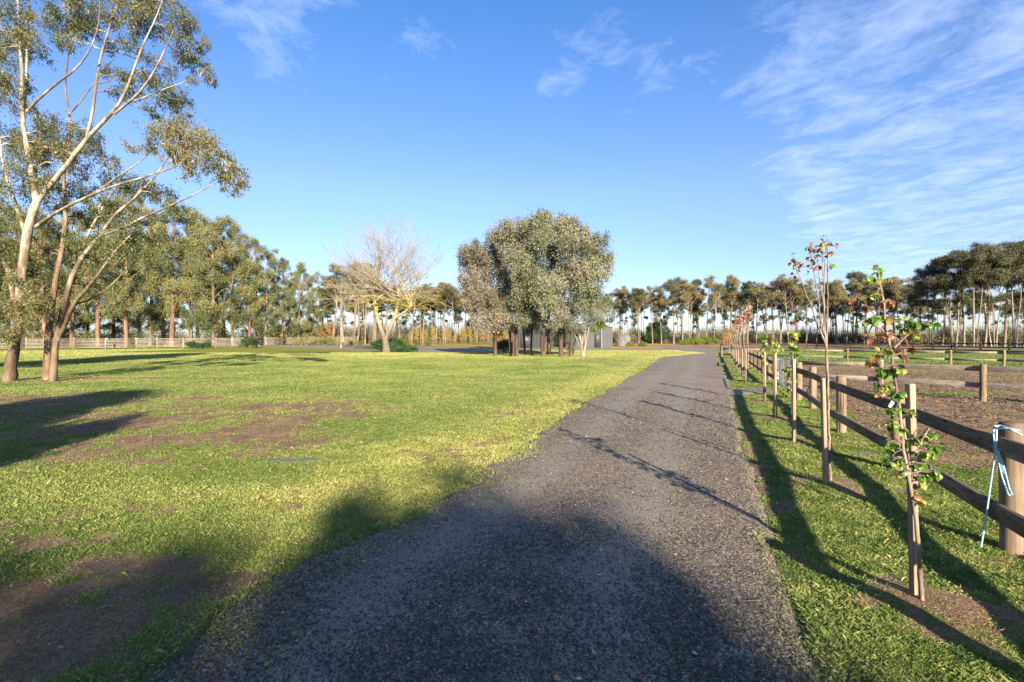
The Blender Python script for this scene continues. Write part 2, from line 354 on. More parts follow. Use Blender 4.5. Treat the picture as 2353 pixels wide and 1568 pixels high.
# ground: one sheet, rings round the viewpoint, out to the horizon
rs = np.concatenate([[.0, .35, .7], np.geomspace(1.0, 160, 560), np.geomspace(170, 4000, 24)])
front = np.radians(np.linspace(-60, 60, 620)); rest = np.radians(np.linspace(60, 300, 90))[1:-1]
th = np.concatenate([front, rest]); nr, nth = len(rs), len(th)
X, Y = polar_sheet(rs, th); X = X.ravel(); Y = Y.ravel()
dm, ym = masks(X, Y); Z = land_z(X, Y)
i = np.arange(nr-1)[:, None]*nth; j = np.arange(nth)[None, :]; j2 = (j+1) % nth
Fc = np.stack([i+j, i+nth+j, i+nth+j2, i+j2], -1).reshape(-1, 4)[:, ::-1]
g = M('lawn_and_soil')
dirt = g.attr('dirt'); yel = g.attr('yellow'); P = g.tc.outputs['Object']
nf = g.noise(9, 6, .7); nm = g.noise(1.7, 5, .6); nx = g.noise(45, 4, .7)
grass = g.mix(yel, g.ramp(g.math('ADD', g.math('MULTIPLY', nf, .6), g.math('MULTIPLY', nx, .4)), [(.3, (.030, .055, .012)), (.5, (.085, .145, .022)), (.7, (.15, .21, .035))]),
              g.ramp(g.math('ADD', g.math('MULTIPLY', nf, .6), g.math('MULTIPLY', nx, .4)), [(.3, (.09, .085, .02)), (.5, (.20, .205, .035)), (.7, (.33, .30, .075))]))
soil = g.ramp(g.math('ADD', g.math('MULTIPLY', nm, .4), g.math('MULTIPLY', nx, .6)), [(.34, (.070, .043, .024)), (.5, (.20, .128, .078)), (.64, (.36, .245, .16))])
dd = g.math('ADD', dirt, g.math('MULTIPLY', g.math('SUBTRACT', nf, .5), 1.3))
c = g.mix(g.math('MULTIPLY', g.math('SUBTRACT', dd, .22), 1.9, True), grass, soil)
g.col(c); g.rough(.95); g.b.inputs['Specular IOR Level'].default_value = .15
g.bump(g.math('ADD', nf, g.math('MULTIPLY', nx, .6)), .9, .05)
gr_me = mesh_np('ground', np.stack([X, Y, Z], 1), Fc, {'dirt': dm, 'yellow': ym}, True, [g.m])
ground = tag(link('ground', gr_me), 'flat ground of green and yellowing lawn with patches of bare brown soil', None, None, 'structure')

# gravel road
ys = np.geomspace(.9, 108, 520); ks = 84
u = np.linspace(-.06, 1.06, ks)
YY = np.repeat(ys[:, None], ks, 1); xl = road_l(ys)[:, None]-.25; xr = road_r(ys)[:, None]+.25
XX = xl+(xr-xl)*u[None, :]
e = on_road(XX, YY)
crown = np.clip(e, 0, 1.2)*.02
ZZ = np.where(YY > 60, zt(XX, YY), 0)+np.clip(e*.35, -.08, .022)+crown+.008*(fbm(XX*2, YY*2, 101)-.5)+.006*(fbm(XX*14, YY*14, 111, 2)-.5)
ip = np.arange(len(ys)-1)[:, None]*ks; jp = np.arange(ks-1)[None, :]
Fr = np.stack([ip+jp, ip+jp+1, ip+ks+jp+1, ip+ks+jp], -1).reshape(-1, 4)
# two worn wheel paths, wandering down the road, where fine grit shows
mid = .5*(road_l(ys)+road_r(ys))[:, None]
wear = np.maximum(blob(XX, YY*0, mid+.55, 0, .38, 1), blob(XX, YY*0, mid-1.0, 0, .38, 1))
wear = np.clip(wear*1.15+(fbm(XX*1.2, YY*.6, 121)-.5)*.8, 0, 1)
r = M('road_gravel')
v1 = r.vor(75); v1c = r.vor(75, out='Color'); hs = r.n('ShaderNodeSeparateColor'); r.L.new(v1c, hs.inputs[0])
fine = r.noise(85, 5, .8); bigp = r.noise(.8, 4, .6)
stone = r.ramp(hs.outputs[0], [(0, (.032, .029, .025)), (.4, (.145, .124, .098)), (.75, (.28, .235, .18)), (.95, (.42, .34, .25)), (1, (.6, .53, .45))])
stone = r.mix(r.math('MULTIPLY', hs.outputs[1], .35), stone, (.22, .115, .085))
grit = r.ramp(fine, [(.38, (.08, .070, .056)), (.5, (.21, .182, .145)), (.62, (.40, .35, .28))])
c = r.mix(r.math('MULTIPLY', r.attr('wear'), .85), stone, grit)
c = r.mix(r.math('MULTIPLY', r.math('SUBTRACT', bigp, .45), 1.6, True), c, (.115, .095, .072))
r.col(c); r.rough(.75); r.b.inputs['Specular IOR Level'].default_value = .4
hgt = r.math('SUBTRACT', 1, v1); r.bump(r.math('ADD', r.math('MULTIPLY', hgt, .8), r.math('MULTIPLY', fine, .3)), 1.0, .009)
ROADM = r.m
road = link('road', mesh_np('road', np.stack([XX.ravel(), YY.ravel(), ZZ.ravel()], 1), Fr, {'wear': wear.ravel()}, True, [ROADM]))
tag(road, 'dark crushed rock gravel driveway running straight ahead beside the fence', None, None, 'structure')
def road_z(x, y): 
    e = on_road(x, y); return np.clip(e*.35, -.08, .022)+np.clip(e, 0, 1.2)*.02
def strip(name, pts, dz, mat, label, n=160, m=24, edge=.6, attrs=None):
    """sheet between a near and a far edge, both read at x; follows the land"""
    xs = np.linspace(pts[0][0], pts[-1][0], n); lo = np.interp(xs, [p[0] for p in pts], [p[1] for p in pts]); hi = np.interp(xs, [p[0] for p in pts], [p[2] for p in pts])
    lo = lo+edge*(fbm(xs*.4, xs*0+3, 131)-.5)*4; hi = hi+edge*(fbm(xs*.4, xs*0+9, 132)-.5)*4
    v = np.linspace(0, 1, m)[None, :]; XX = np.repeat(xs[:, None], m, 1); YY = lo[:, None]+(hi-lo)[:, None]*v
    ed = np.minimum(v, 1-v)*m/3; ZZ = land_z(XX, YY)+dz-.12*np.clip(1-ed, 0, 1)
    ip = np.arange(n-1)[:, None]*m; jp = np.arange(m-1)[None, :]; Fq = np.stack([ip+jp, ip+m+jp, ip+m+jp+1, ip+jp+1], -1).reshape(-1, 4)
    o = link(name, mesh_np(name, np.stack([XX.ravel(), YY.ravel(), ZZ.ravel()], 1), Fq, {'wear': np.full(XX.size, .8)}, True, [mat]))
    return tag(o, label, None, None, 'structure')
strip('side_driveway', [(-90, 112, 119), (-68, 109, 117), (-42, 93, 111), (-22, 72, 108), (-12, 66, 102), (-4, 66, 95), (6, 80, 93.5), (18, 84, 93), (28, 86, 97), (33, 88, 108), (52, 100, 110)], .05, ROADM, 'gravel driveway crossing from the road end to the far left')
ml = M('orange_mulch'); n = ml.noise(6, 5, .75); ml.col(ml.ramp(n, [(.3, (.16, .07, .035)), (.5, (.36, .17, .085)), (.7, (.52, .29, .16))])); ml.bump(n, .8, .08)
strip('mulch_bed', [(-64, 119, 124), (-40, 113, 122), (-12, 110, 119), (4, 106, 117)], .12, ml.m, 'long orange bark mulch bed in front of the far left fences')
strip('mulch_bed', [(20.5, 94.5, 97), (24, 92, 101), (30, 92, 102), (31, 95, 99)], .12, ml.m, 'orange mulch bed beside the grey shed', 60)
strip('mulch_bed', [(30, 112, 118), (44, 111, 122), (58, 108, 119)], .12, ml.m, 'orange mulch bed across the end of the road', 60)
strip('side_path', [(14.2, 31.2, 32.4), (16.2, 31.5, 32.5), (18.2, 31.7, 32.6)], .035, ROADM, 'narrow strip of gravel from the road toward the fence', 30, 10, .1)
strip('side_path', [(6.6, 13.7, 16.2), (7.6, 14.4, 16.2), (9.2, 15.2, 17.2)], .03, ROADM, 'gravel crossing between road and metal gate', 40, 14, .1)

# puddles: real water sheets in the hollows
wm = M('puddle_water'); wm.col((.13, .115, .095)); wm.rough(.55); wm.b.inputs['Specular IOR Level'].default_value = .4; wm.bump(wm.noise(20, 2), .05, .01)
for k, (cx, cy, rx, ry) in enumerate(PUD):
    g_ = 40; a = np.linspace(-1.5, 1.5, g_); AX, AY = np.meshgrid(cx+a*rx, cy+a*ry, indexing='ij'); z0 = float(land_z(np.array([cx]), np.array([cy]))[0])
    pv = puddle(AX, AY); ZZ = np.where(pv > 0, z0+.022, z0-.05)
    ip = np.arange(g_-1)[:, None]*g_; jp = np.arange(g_-1)[None, :]; Fq = np.stack([ip+jp, ip+g_+jp, ip+g_+jp+1, ip+jp+1], -1).reshape(-1, 4)
    keep = (pv.ravel()[Fq] > -.05).all(1); Fq = Fq[keep]
    us = np.unique(Fq); mp = np.zeros(g_*g_, int); mp[us] = np.arange(len(us))
    if len(Fq): tag(link('puddle', mesh_np('puddle', np.stack([AX.ravel(), AY.ravel(), ZZ.ravel()], 1)[us], mp[Fq], None, True, [wm.m])), ['long shallow puddle in the middle of the lawn', 'small grey puddle left of the long one', 'tiny puddle between the two lawn puddles', 'puddle near the road beside reddish reeds', 'small puddle under the post and rail fence', 'small puddle by the fence nearer the road'][k], None, None, 'structure')

# ---------------------------------------------------------------- grass, gravel, litter (nobody could count them)
def blades(name, x, y, z, h, w, lean, var, mat, label, rng, kind='grass'):
    n = len(x); az = rng.uniform(0, 2*math.pi, n); la = rng.uniform(0, 2*math.pi, n)
    dx, dy = np.cos(az)*w/2, np.sin(az)*w/2; lx, ly = np.cos(la)*h*lean, np.sin(la)*h*lean
    base = np.stack([x, y, z], 1)
    A = base+np.stack([-dx, -dy, 0*dx], 1); B = base+np.stack([dx, dy, 0*dx], 1)
    C1 = base+np.stack([dx*.6+lx*.35, dy*.6+ly*.35, h*.6], 1); T = base+np.stack([lx, ly, h*(1-.25*lean**2)], 1)
    V = np.stack([A, B, C1, T], 1).reshape(-1, 3); Fq = np.arange(n*4).reshape(-1, 4)
    o = link(name, mesh_np(name, V, Fq, {'var': np.repeat(var, 4)}, False, [mat])); return tag(o, label, kind, None, 'stuff')
def grass_mat(name):
    m = M(name); v = m.attr('var')
    c = m.ramp(v, [(0, (.050, .095, .020)), (.22, (.115, .17, .038)), (.42, (.225, .27, .075)), (.6, (.34, .36, .105)), (.8, (.48, .42, .17)), (1, (.56, .42, .24))])
    m.col(c); m.rough(.6); m.b.inputs['Specular IOR Level'].default_value = .2; m.translucent(c, .3)
    gm = m.n('ShaderNodeNewGeometry'); vs = m.n('ShaderNodeVectorMath', operation='SCALE'); vs.inputs['Scale'].default_value = .55; m.L.new(gm.outputs['Normal'], vs.inputs[0])
    va = m.n('ShaderNodeVectorMath', operation='ADD'); m.L.new(vs.outputs[0], va.inputs[0]); va.inputs[1].default_value = (0, 0, .5)   # sward reads as one soft surface
    vn = m.n('ShaderNodeVectorMath', operation='NORMALIZE'); m.L.new(va.outputs[0], vn.inputs[0]); m.L.new(vn.outputs[0], m.b.inputs['Normal']); return m.m
GM = grass_mat('grass_blade')
rng = np.random.default_rng(7)
def sample(n, r0, r1, p, a0=-56, a1=56):
    """points whose number per square metre falls off as distance^-p"""
    q = 2-p; uu = rng.uniform(0, 1, n); rr = (r0**q+(r1**q-r0**q)*uu)**(1/q); aa = np.radians(rng.uniform(a0, a1, n)); return rr*np.sin(aa), rr*np.cos(aa), rr
x, y, rr = sample(1700000, 2.0, 48, 1.6)
dm, ym = masks(x, y); rd = on_road(x, y); pu = puddle(x, y)
tuft = fbm(x*3.2, y*3.2, 141)
keep = (rd < 1.3) & (rng.uniform(0, 1, len(x)) > dm*.93) & (rng.uniform(0, 1, len(x)) > sstep(.1, .5, pu)*.85) & ((rd < -.06) | (rng.uniform(0, 1, len(x)) < np.exp(-np.maximum(rd+.06, 0)/np.where(x < 1, .22, .07))*np.clip((tuft-.36)*4, .03, .9)))
keep &= ~((x > fence_x(y)) & (y > 36))
side = (x > road_r(y)-.3)
thin = np.where(side, 1, .95); keep &= rng.uniform(0, 1, len(x)) < thin
x, y, rr, dm, ym, tuft, side = [a[keep] for a in (x, y, rr, dm, ym, tuft, side)]
h = (.018+.028*rng.uniform(0, 1, len(x))**1.5+.05*np.clip(tuft-.5, 0, 1))*np.where(side, .74, .70)*(1-.5*dm)*np.clip(.8+rr*.03, .8, 1.8)
edge = np.exp(-np.abs(on_road(x, y)+.12)/.12)*(x < 2); h = h*(1+.5*edge); h = h*np.where(rng.uniform(0, 1, len(x)) < .02, 1.9, 1)
w = .0027*np.clip(rr/3.0, .9, 9)*rng.uniform(.6, 1.3, len(x))
var = np.clip(ym*.62+.12+rng.normal(0, .055, len(x))+.16*(fbm(x*7, y*7, 171)-.5)*2+.2*dm, 0, 1); var = np.where(rng.uniform(0, 1, len(x)) < .02+.06*ym+.15*dm, rng.uniform(.7, 1, len(x)), var)
blades('grass', x, y, np.where(on_road(x, y) > -.12, np.maximum(land_z(x, y), road_z(x, y)), land_z(x, y))-.004, h, w, rng.uniform(.3, 1.1, len(x)), var, GM, 'short green and straw coloured lawn grass blades', rng)
x, y, rr = sample(330000, 44, 112, 1.7)
dm, ym = masks(x, y); rd = on_road(x, y)
keep = (rd < 0) & (rng.uniform(0, 1, len(x)) > dm*.95) & ~((y > 64) & (x > -60) & (x < -4)) & ~((y > 79) & (x > -9)) & (y < 88) | ((x > fence_x(y)+1) & (y > 36) & (y < 95) & (x < 62)) & (rng.uniform(0, 1, len(x)) > dm)
x, y, rr, dm, ym = [a[keep] for a in (x, y, rr, dm, ym)]
blades('grass', x, y, land_z(x, y)-.004, rng.uniform(.05, .10, len(x)), .0011*rr, rng.uniform(.3, 1.0, len(x)), np.clip(ym*.62+.12+rng.normal(0, .13, len(x))+.12*dm, 0, 1), GM, 'far lawn and paddock grass', rng)
# a few broad-leaved weeds: clover and dandelion rosettes, mostly on the verge
def flat_leaves(name, x, y, z, s, var, mat, label, kind, tilt=.5, asp=.75):
    n = len(x); az = rng.uniform(0, 2*math.pi, n); ca, sa = np.cos(az), np.sin(az); t = rng.uniform(-.1, tilt, n)
    d = np.stack([ca, sa, t], 1); sd_ = np.stack([-sa, ca, rng.normal(0, .25, n)], 1); b = np.stack([x, y, z], 1); s = s[:, None]
    V = np.stack([b, b+d*s*.5+sd_*s*.5*asp, b+d*s, b+d*s*.5-sd_*s*.5*asp], 1).reshape(-1, 3)
    o = link(name, mesh_np(name, V, np.arange(n*4).reshape(-1, 4), {'var': np.repeat(var, 4)}, False, [mat])); return tag(o, label, kind, None, 'stuff')
x, y, rr = sample(150000, 2.2, 22, 1.5, -50, 60)
cl = fbm(x*1.4, y*1.4, 151); sidew = (x > road_r(y)+.05); rd = on_road(x, y)
keep = (rd < -.06) & (puddle(x, y) < 0) & np.where(sidew, cl > .42, cl > .62) & (rng.uniform(0, 1, len(x)) < np.where(sidew, .75, .3)); 
x, y, rr = x[keep], y[keep], rr[keep]
flat_leaves('weeds', x, y, land_z(x, y)+rng.uniform(.005, .035, len(x)), rng.uniform(.010, .026, len(x))*np.clip(rr/5, 1, 2.2), np.clip(rng.normal(.3, .13, len(x)), 0, 1), GM, 'low clover and broad leaved weeds growing through the verge', 'weeds')
# gravel stones lying on the road
def stones(name, x, y, z, s, var, mat, label, kind):
    n = len(x); V0 = np.array([[1, 0, 0], [0, 1, 0], [-1, 0, 0], [0, -1, 0], [0, 0, .8], [0, 0, -.8]], float); Ft = np.array([[0, 1, 4], [1, 2, 4], [2, 3, 4], [3, 0, 4]])
    a = rng.uniform(0, 2*math.pi, n); c_, s_ = np.cos(a), np.sin(a); J = V0[None]*(1+rng.uniform(-.35, .35, (n, 6, 1)))*s[:, None, None]*np.stack([rng.uniform(.7, 1.2, n), rng.uniform(.6, 1, n), rng.uniform(.5, .95, n)], 1)[:, None, :]
    tz = rng.normal(0, .35, (n, 1)); J[..., 2] += J[..., 0]*tz
    V = np.stack([J[..., 0]*c_[:, None]-J[..., 1]*s_[:, None], J[..., 0]*s_[:, None]+J[..., 1]*c_[:, None], J[..., 2]], -1)+np.stack([x, y, z], 1)[:, None, :]
    Fa = (Ft[None]+np.arange(n)[:, None, None]*6).reshape(-1, 3)
    o = link(name, mesh_np(name, V.reshape(-1, 3), Fa, {'var': np.repeat(var, 6)}, False, [mat])); return tag(o, label, kind, None, 'stuff')
sm = M('gravel_stone'); v = sm.attr('var')
sm.col(sm.ramp(v, [(0, (.026, .023, .022)), (.4, (.075, .067, .052)), (.7, (.17, .148, .112)), (.86, (.26, .215, .16)), (.95, (.36, .24, .18)), (.985, (.35, .32, .29)), (1, (.62, .58, .52))])); sm.rough(.7)
x, y, rr = sample(330000, 1.9, 20, 1.98)
rd = on_road(x, y); mid = .5*(road_l(y)+road_r(y))
wr = np.clip(np.maximum(blob(x, y*0, mid+.55, 0, .38, 1), blob(x, y*0, mid-1.0, 0, .38, 1))*.9+(fbm(x*1.2, y*.6, 121)-.5)*.8, 0, 1)
keep = (rd > -.03-.5*rng.uniform(0, 1, len(x))**3) & (rng.uniform(0, 1, len(x)) > wr*.72) & (np.abs(x) < 9) & (rng.uniform(0, 1, len(x)) < sstep(19, 6, rr)+.02)
x, y, rr, rd = x[keep], y[keep], rr[keep], rd[keep]
sz = rng.uniform(.0045, .0105, len(x))*np.clip(rr/5.5, 1, 3)*(1+.6*(rng.uniform(0, 1, len(x)) > .985))
zz = np.where(rd > 0, road_z(x, y), land_z(x, y))+sz*.15
stones('gravel', x, y, zz, sz, np.clip(rng.beta(2.0, 3.4, len(x))+(rng.uniform(0, 1, len(x)) > .994)*.6, 0, 1), sm.m, 'loose dark crushed rock lying on the road surface', 'gravel')
# clods of soil on the trodden paddock
x, y, rr = sample(150000, 2.0, 34, 1.6, -56, 58)
dm, ym = masks(x, y); keep = (on_road(x, y) < -.1) & (dm > .45) & (fbm(x*2, y*2, 161) > .42); x, y, rr = x[keep], y[keep], rr[keep]
cm_ = M('soil_clod'); v = cm_.attr('var'); cm_.col(cm_.ramp(v, [(0, (.045, .03, .02)), (.6, (.12, .08, .058)), (1, (.24, .17, .13))])); cm_.rough(1)
stones('soil_clods', x, y, land_z(x, y), rng.uniform(.004, .016, len(x))*np.clip(rr/6, .7, 3)*np.where(x > fence_x(y), 1.2, .7), rng.uniform(0, 1, len(x)), cm_.m, 'crumbled brown clods of soil over the bare ground', 'soil')
# fallen leaves, bark and twigs
fl = M('fallen_leaf'); v = fl.attr('var'); fl.col(fl.ramp(v, [(0, (.10, .03, .02)), (.3, (.36, .09, .04)), (.5, (.42, .20, .06)), (.7, (.30, .22, .13)), (1, (.55, .48, .38))])); fl.rough(.6)
x, y, rr = sample(3600, 2.0, 30, 1.5); rd = on_road(x, y); rr_ = rng.uniform(0, 1, len(x))
keep = (rd > -1.2) | (rr_ < .2); keep &= (rr_ < .12+.3*(np.abs(x-road_r(y)) < 1.6)); x, y, rr, rd = x[keep], y[keep], rr[keep], rd[keep]
flat_leaves('fallen_leaves', x, y, np.where(rd > 0, road_z(x, y), land_z(x, y)+.02)+.012, rng.uniform(.02, .05, len(x))*np.clip(rr/9, 1, 2), rng.uniform(0, 1, len(x)), fl.m, 'scattered red and tan fallen leaves and bark chips', 'fallen leaves', .4, .45)
tw = TB(); r_ = random.Random(3)
for k in range(80):
    yy = r_.uniform(2.2, 7); xx = r_.uniform(road_l(yy)-.3, road_r(yy)+.3) if k % 3 else r_.uniform(road_r(yy), fence_x(yy)); a = r_.uniform(0, 6.3); L = r_.uniform(.04, .13); zz = float(max(road_z(xx, yy), land_z(xx, yy)))+.016
    tw.tube([(xx, yy, zz), (xx+L*.5*math.cos(a), yy+L*.5*math.sin(a), zz+.006), (xx+L*math.cos(a+.3), yy+L*math.sin(a+.3), zz)], [.0022, .002, .0012], 4, r_.random())
tag(tw.build('twigs', F_TWIG), 'thin pale dry twigs scattered on gravel and verge', 'twigs', None, 'stuff')
# ---------------------------------------------------------------- trees
def leaf_mesh(name, C, rng, L, Wd, droop, mat, var=None, parent=None, fold=0):
    n = len(C); C = np.asarray(C, float)
    d = rng.normal(0, 1, (n, 3)); d[:, 2] = d[:, 2]*.6-droop; d /= np.linalg.norm(d, axis=1)[:, None]+1e-9
    q = rng.normal(0, 1, (n, 3)); s = np.cross(d, q); s /= np.linalg.norm(s, axis=1)[:, None]+1e-9
    L = (L*rng.uniform(.6, 1.25, n))[:, None]; w = Wd*rng.uniform(.7, 1.3, n)[:, None]
    V = np.stack([C, C+d*L*.42+s*w/2, C+d*L, C+d*L*.42-s*w/2], 1).reshape(-1, 3)
    if var is None: var = rng.uniform(0, 1, n)
    return link(name, mesh_np(name, V, np.arange(n*4).reshape(-1, 4), {'var': np.repeat(np.clip(var, 0, 1), 4)}, False, [mat]), parent)
def curve_pts(a, b, sag, rng, n=5, wob=.06):
    a = np.asarray(a, float); b = np.asarray(b, float); t = np.linspace(0, 1, n)[:, None]; L = np.linalg.norm(b-a)
    P = a+(b-a)*t; P[:, 2] += sag*L*np.sin(t[:, 0]*math.pi); P[1:-1] += rng.normal(0, wob*L/ max(2, n-1), (n-2, 3)); return P
def resample(P, R, step):
    P = np.asarray(P, float); R = np.asarray(R, float); s = np.concatenate([[0], np.cumsum(np.linalg.norm(np.diff(P, axis=0), axis=1))])
    n = max(4, int(s[-1]/step)); t = np.linspace(0, s[-1], n)
    Q = np.stack([np.interp(t, s, P[:, k]) for k in range(3)], 1)
    for _ in range(2): Q[1:-1] = .25*Q[:-2]+.5*Q[1:-1]+.25*Q[2:]
    return Q, np.interp(t, s, R)
def crown_tree(root, limbs, clumps, rng, bark, leafm, L=.12, Wd=.03, droop=.8, per=500, sides=7, twig_r=.012, subs=9, branch_r=.035, flat=.8, bark2=None, step=.5, nsub=1, bias=.5, stray=.12, minr=.6, sig=(.28, .28, .24)):
    """limbs: [(points, radii)] in root space; clumps: [(centre, radius, tint)]"""
    tb = TB(); PT = []; RT = []
    for P, R in limbs:
        Q, RR = resample(P, R, step); Q[1:-1] += rng.normal(0, .02, Q[1:-1].shape)*RR[1:-1, None]*3
        tb.tube(Q, RR, sides, 0, True, .05, rng); PT.append(Q); RT.append(RR)
    PT = np.vstack(PT); RT = np.concatenate(RT); br = TB(); C = []; V = []
    for c, r, tint in clumps:
        c = np.asarray(c, float)
        dist = np.linalg.norm(PT-c, axis=1)+bias*np.clip(PT[:, 2]-c[2]+.3*r, 0, None)*2+np.where(np.linalg.norm(PT-c, axis=1) < minr*r, 1.0*r, 0)
        k = int(np.argmin(dist)); a = PT[k]; ra = min(RT[k]*.7, branch_r*(.6+.5*r))
        Pm = curve_pts(a, c, .06, rng, 6, .25); br.tube(Pm, np.linspace(ra, twig_r*1.3, 6), 5, .2, False)
        for q in range(subs):
            dd = rng.normal(0, 1, 3); dd /= np.linalg.norm(dd); rad = r*(.55+.45*rng.uniform()**.5); e = c+dd*rad*np.array([1, 1, flat])
            st = Pm[rng.integers(2, 6)]; Ps = curve_pts(st, e, .08, rng, 4, .15); br.tube(Ps, np.linspace(twig_r*1.1, twig_r*.35, 4), 3, .5, False)
            m = int(per*rng.uniform(.6, 1.3)/subs*(r if nsub else 1)**2); m = max(m, 4)
            cc = e+rng.normal(0, 1, (m, 3))*np.array(sig)*r*rng.uniform(.75, 1.15)
            C.append(cc); V.append(np.full(m, tint+rng.normal(0, .08))+rng.normal(0, .17, m))
        m = int(per*stray*(r if nsub else 1)**2)
        if m: C.append(c+rng.normal(0, .55, (m, 3))*r*np.array([1, 1, .8])); V.append(tint+rng.normal(0, .2, m))
    if br.n: tb.add(np.vstack(br.V), np.vstack(br.F))
    tb.build('trunk', bark, root, True)
    if C:
        leaf_mesh('crown', np.vstack(C), rng, L, Wd, droop, leafm, np.concatenate(V), root)
    return root
def loc_of(px, y): return Vector((gx(px, y), y, float(land_z(np.array([gx(px, y)]), np.array([y]))[0])))

# --- the big gum standing at the left edge (three stems), traced limb by limb at 20 m
rng = np.random.default_rng(21)
def gumtree(base_px, dep, limb_px, clump_px, label, name='gum_tree', seed=1, **kw):
    rg = np.random.default_rng(seed); base = loc_of(base_px, dep); root = thing(name, label, 'tree', base)
    limbs = []
    for pts in limb_px:
        P = [np.array(at(p[0], p[1], dep+p[3]) - base) for p in pts]; R = [p[2] for p in pts]
        P[0][2] = max(P[0][2], -.15) if P[0][2] > .3 else -.15
        limbs.append((P, [q_*kw.get('rk', 1) for q_ in R]))
    kw.pop('rk', None); cl = []
    for c in clump_px:
        dz = c[3] if len(c) > 3 else rg.uniform(-.5, 2.4); dd = dep+dz
        cl.append((np.array(at(c[0], c[1], dd)-base), c[2]/F*dep, c[4] if len(c) > 4 else rg.uniform(.25, .65)))
    return crown_tree(root, limbs, cl, rg, **kw)
T1 = [[(18, 880, .36, 0), (33, 806, .27, .1), (44, 717, .25, .1), (56, 584, .24, 0), (70, 500, .22, 0), (84, 465, .19, 0)],
      [(84, 465, .17, 0), (68, 373, .14, .3), (56, 311, .125, .4), (49, 240, .115, .5), (52, 180, .10, .5), (46, 100, .09, .4), (41, 0, .07, .3), (30, -140, .04, .2)],
      [(54, 290, .08, .4), (59, 207, .07, .8), (63, 133, .06, 1), (62, 59, .055, 1.1), (70, -60, .03, 1.2)],
      [(84, 466, .16, 0), (124, 415, .14, -.2), (151, 382, .13, -.3), (178, 350, .12, -.4), (204, 311, .11, -.5), (237, 281, .10, -.7), (267, 250, .09, -.8), (286, 220, .08, -.9), (302, 178, .07, -1), (314, 139, .06, -1), (335, 89, .045, -1), (360, 40, .03, -.9), (380, -20, .02, -.8)],
      [(262, 262, .07, -.8), (311, 225, .06, -1.2), (350, 175, .05, -1.5), (382, 110, .035, -1.7), (399, 70, .025, -1.8)],
      [(290, 238, .05, -.8), (341, 222, .04, -.9), (384, 201, .03, -.8), (420, 190, .015, -.8)],
      [(200, 318, .09, -.5), (214, 255, .075, -.2), (221, 193, .07, 0), (231, 127, .06, .1), (246, 83, .05, .1), (261, 30, .04, .2), (268, -60, .03, .2)],
      [(62, 255, .08, .4), (101, 216, .065, 0), (142, 184, .055, -.3), (178, 157, .05, -.5), (207, 119, .04, -.6), (228, 59, .03, -.7), (230, -30, .02, -.7)],
      [(83, 521, .11, .1), (118, 495, .09, -.4), (166, 468, .075, -.8), (207, 450, .07, -1), (261, 427, .06, -1.3), (317, 412, .05, -1.6), (364, 397, .045, -1.8), (415, 379, .035, -2), (459, 355, .025, -2.2), (500, 352, .012, -2.3)],
      [(205, 450, .05, -1), (231, 438, .045, -.8), (267, 406, .04, -.7), (320, 376, .035, -.6), (364, 332, .025, -.5), (400, 300, .015, -.5)],
      [(40, 740, .14, .2), (27, 660, .13, 1.2), (5, 580, .11, 1.8), (-30, 470, .09, 2), (-60, 330, .06, 2)],
      [(66, 560, .12, 0), (40, 480, .10, .6), (18, 420, .09, .8), (2, 350, .07, 1), (-10, 240, .05, 1)]]
C1 = [(30, 40, 45), (20, 120, 42), (12, 200, 38), (45, 180, 30), (80, 120, 32), (95, 40, 30), (60, 250, 26), (-40, 80, 50), (-50, 200, 50), (-60, 320, 50), (60, 80, 28), (30, -60, 50), (110, -50, 40), (200, -60, 50), (300, -60, 50), (380, -40, 45),
      (150, 20, 36, 0, .2), (200, 30, 42, 0, .15), (265, 20, 42, 0, .5), (325, 22, 40), (180, 60, 26, .3, .15), (160, 90, 20), (380, 28, 42), (425, 50, 34), (450, 95, 28), (425, 130, 26), (405, 90, 30), (350, 60, 28), (300, 60, 30), (300, 105, 24), (240, 100, 22), (455, 150, 24), (478, 170, 18), (488, 190, 12), (440, 185, 12),
      (285, 185, 24, .4, .2), (255, 165, 18, .4, .2), (325, 180, 26, .5, .2), (365, 190, 28, .5, .2), (405, 215, 28, 0, .25), (420, 240, 20, 0, .2), (380, 235, 26, 0, .2), (345, 255, 20, 0, .2), (275, 215, 18, .2, .2), (310, 210, 22, .2, .25), (355, 140, 18), (395, 160, 16),
      (405, 290, 24, -2), (430, 268, 14, -2), (365, 300, 28, -1.5, .6), (395, 320, 32, -1.8, .7), (430, 310, 32, -2, .6), (460, 320, 30, -2.2, .65), (480, 350, 28, -2.3, .7), (505, 365, 24, -2.3, .4), (530, 385, 22, -2.4, .35), (548, 402, 18, -2.4, .35), (562, 420, 12, -2.4), (530, 425, 20, -2.4, .25), (500, 400, 24, -2.2, .3), (455, 370, 26, -2, .65), (425, 355, 26, -1.9, .7), (390, 355, 22, -1.6, .6), (345, 335, 18, -1.2), (440, 400, 18, -2), (548, 440, 10, -2.4), (300, 335, 14, -1),
      (90, 320, 40), (140, 300, 42), (200, 305, 34), (30, 320, 40), (60, 370, 38), (130, 365, 42), (210, 350, 32), (180, 385, 28), (10, 400, 42), (245, 370, 22),
      (60, 330, 34), (120, 330, 34), (160, 350, 30), (90, 410, 30), (20, 450, 40), (45, 520, 34), (-20, 560, 50), (20, 610, 36), (50, 650, 30, -1, .55), (70, 700, 30, -1, .9), (35, 720, 36, -1, .6), (90, 690, 24, -1.2, .5), (15, 770, 24, -1), (55, 760, 20, -1, .8), (120, 640, 16), (50, 600, 26, .5, .15), (85, 620, 24, .5, .1)]
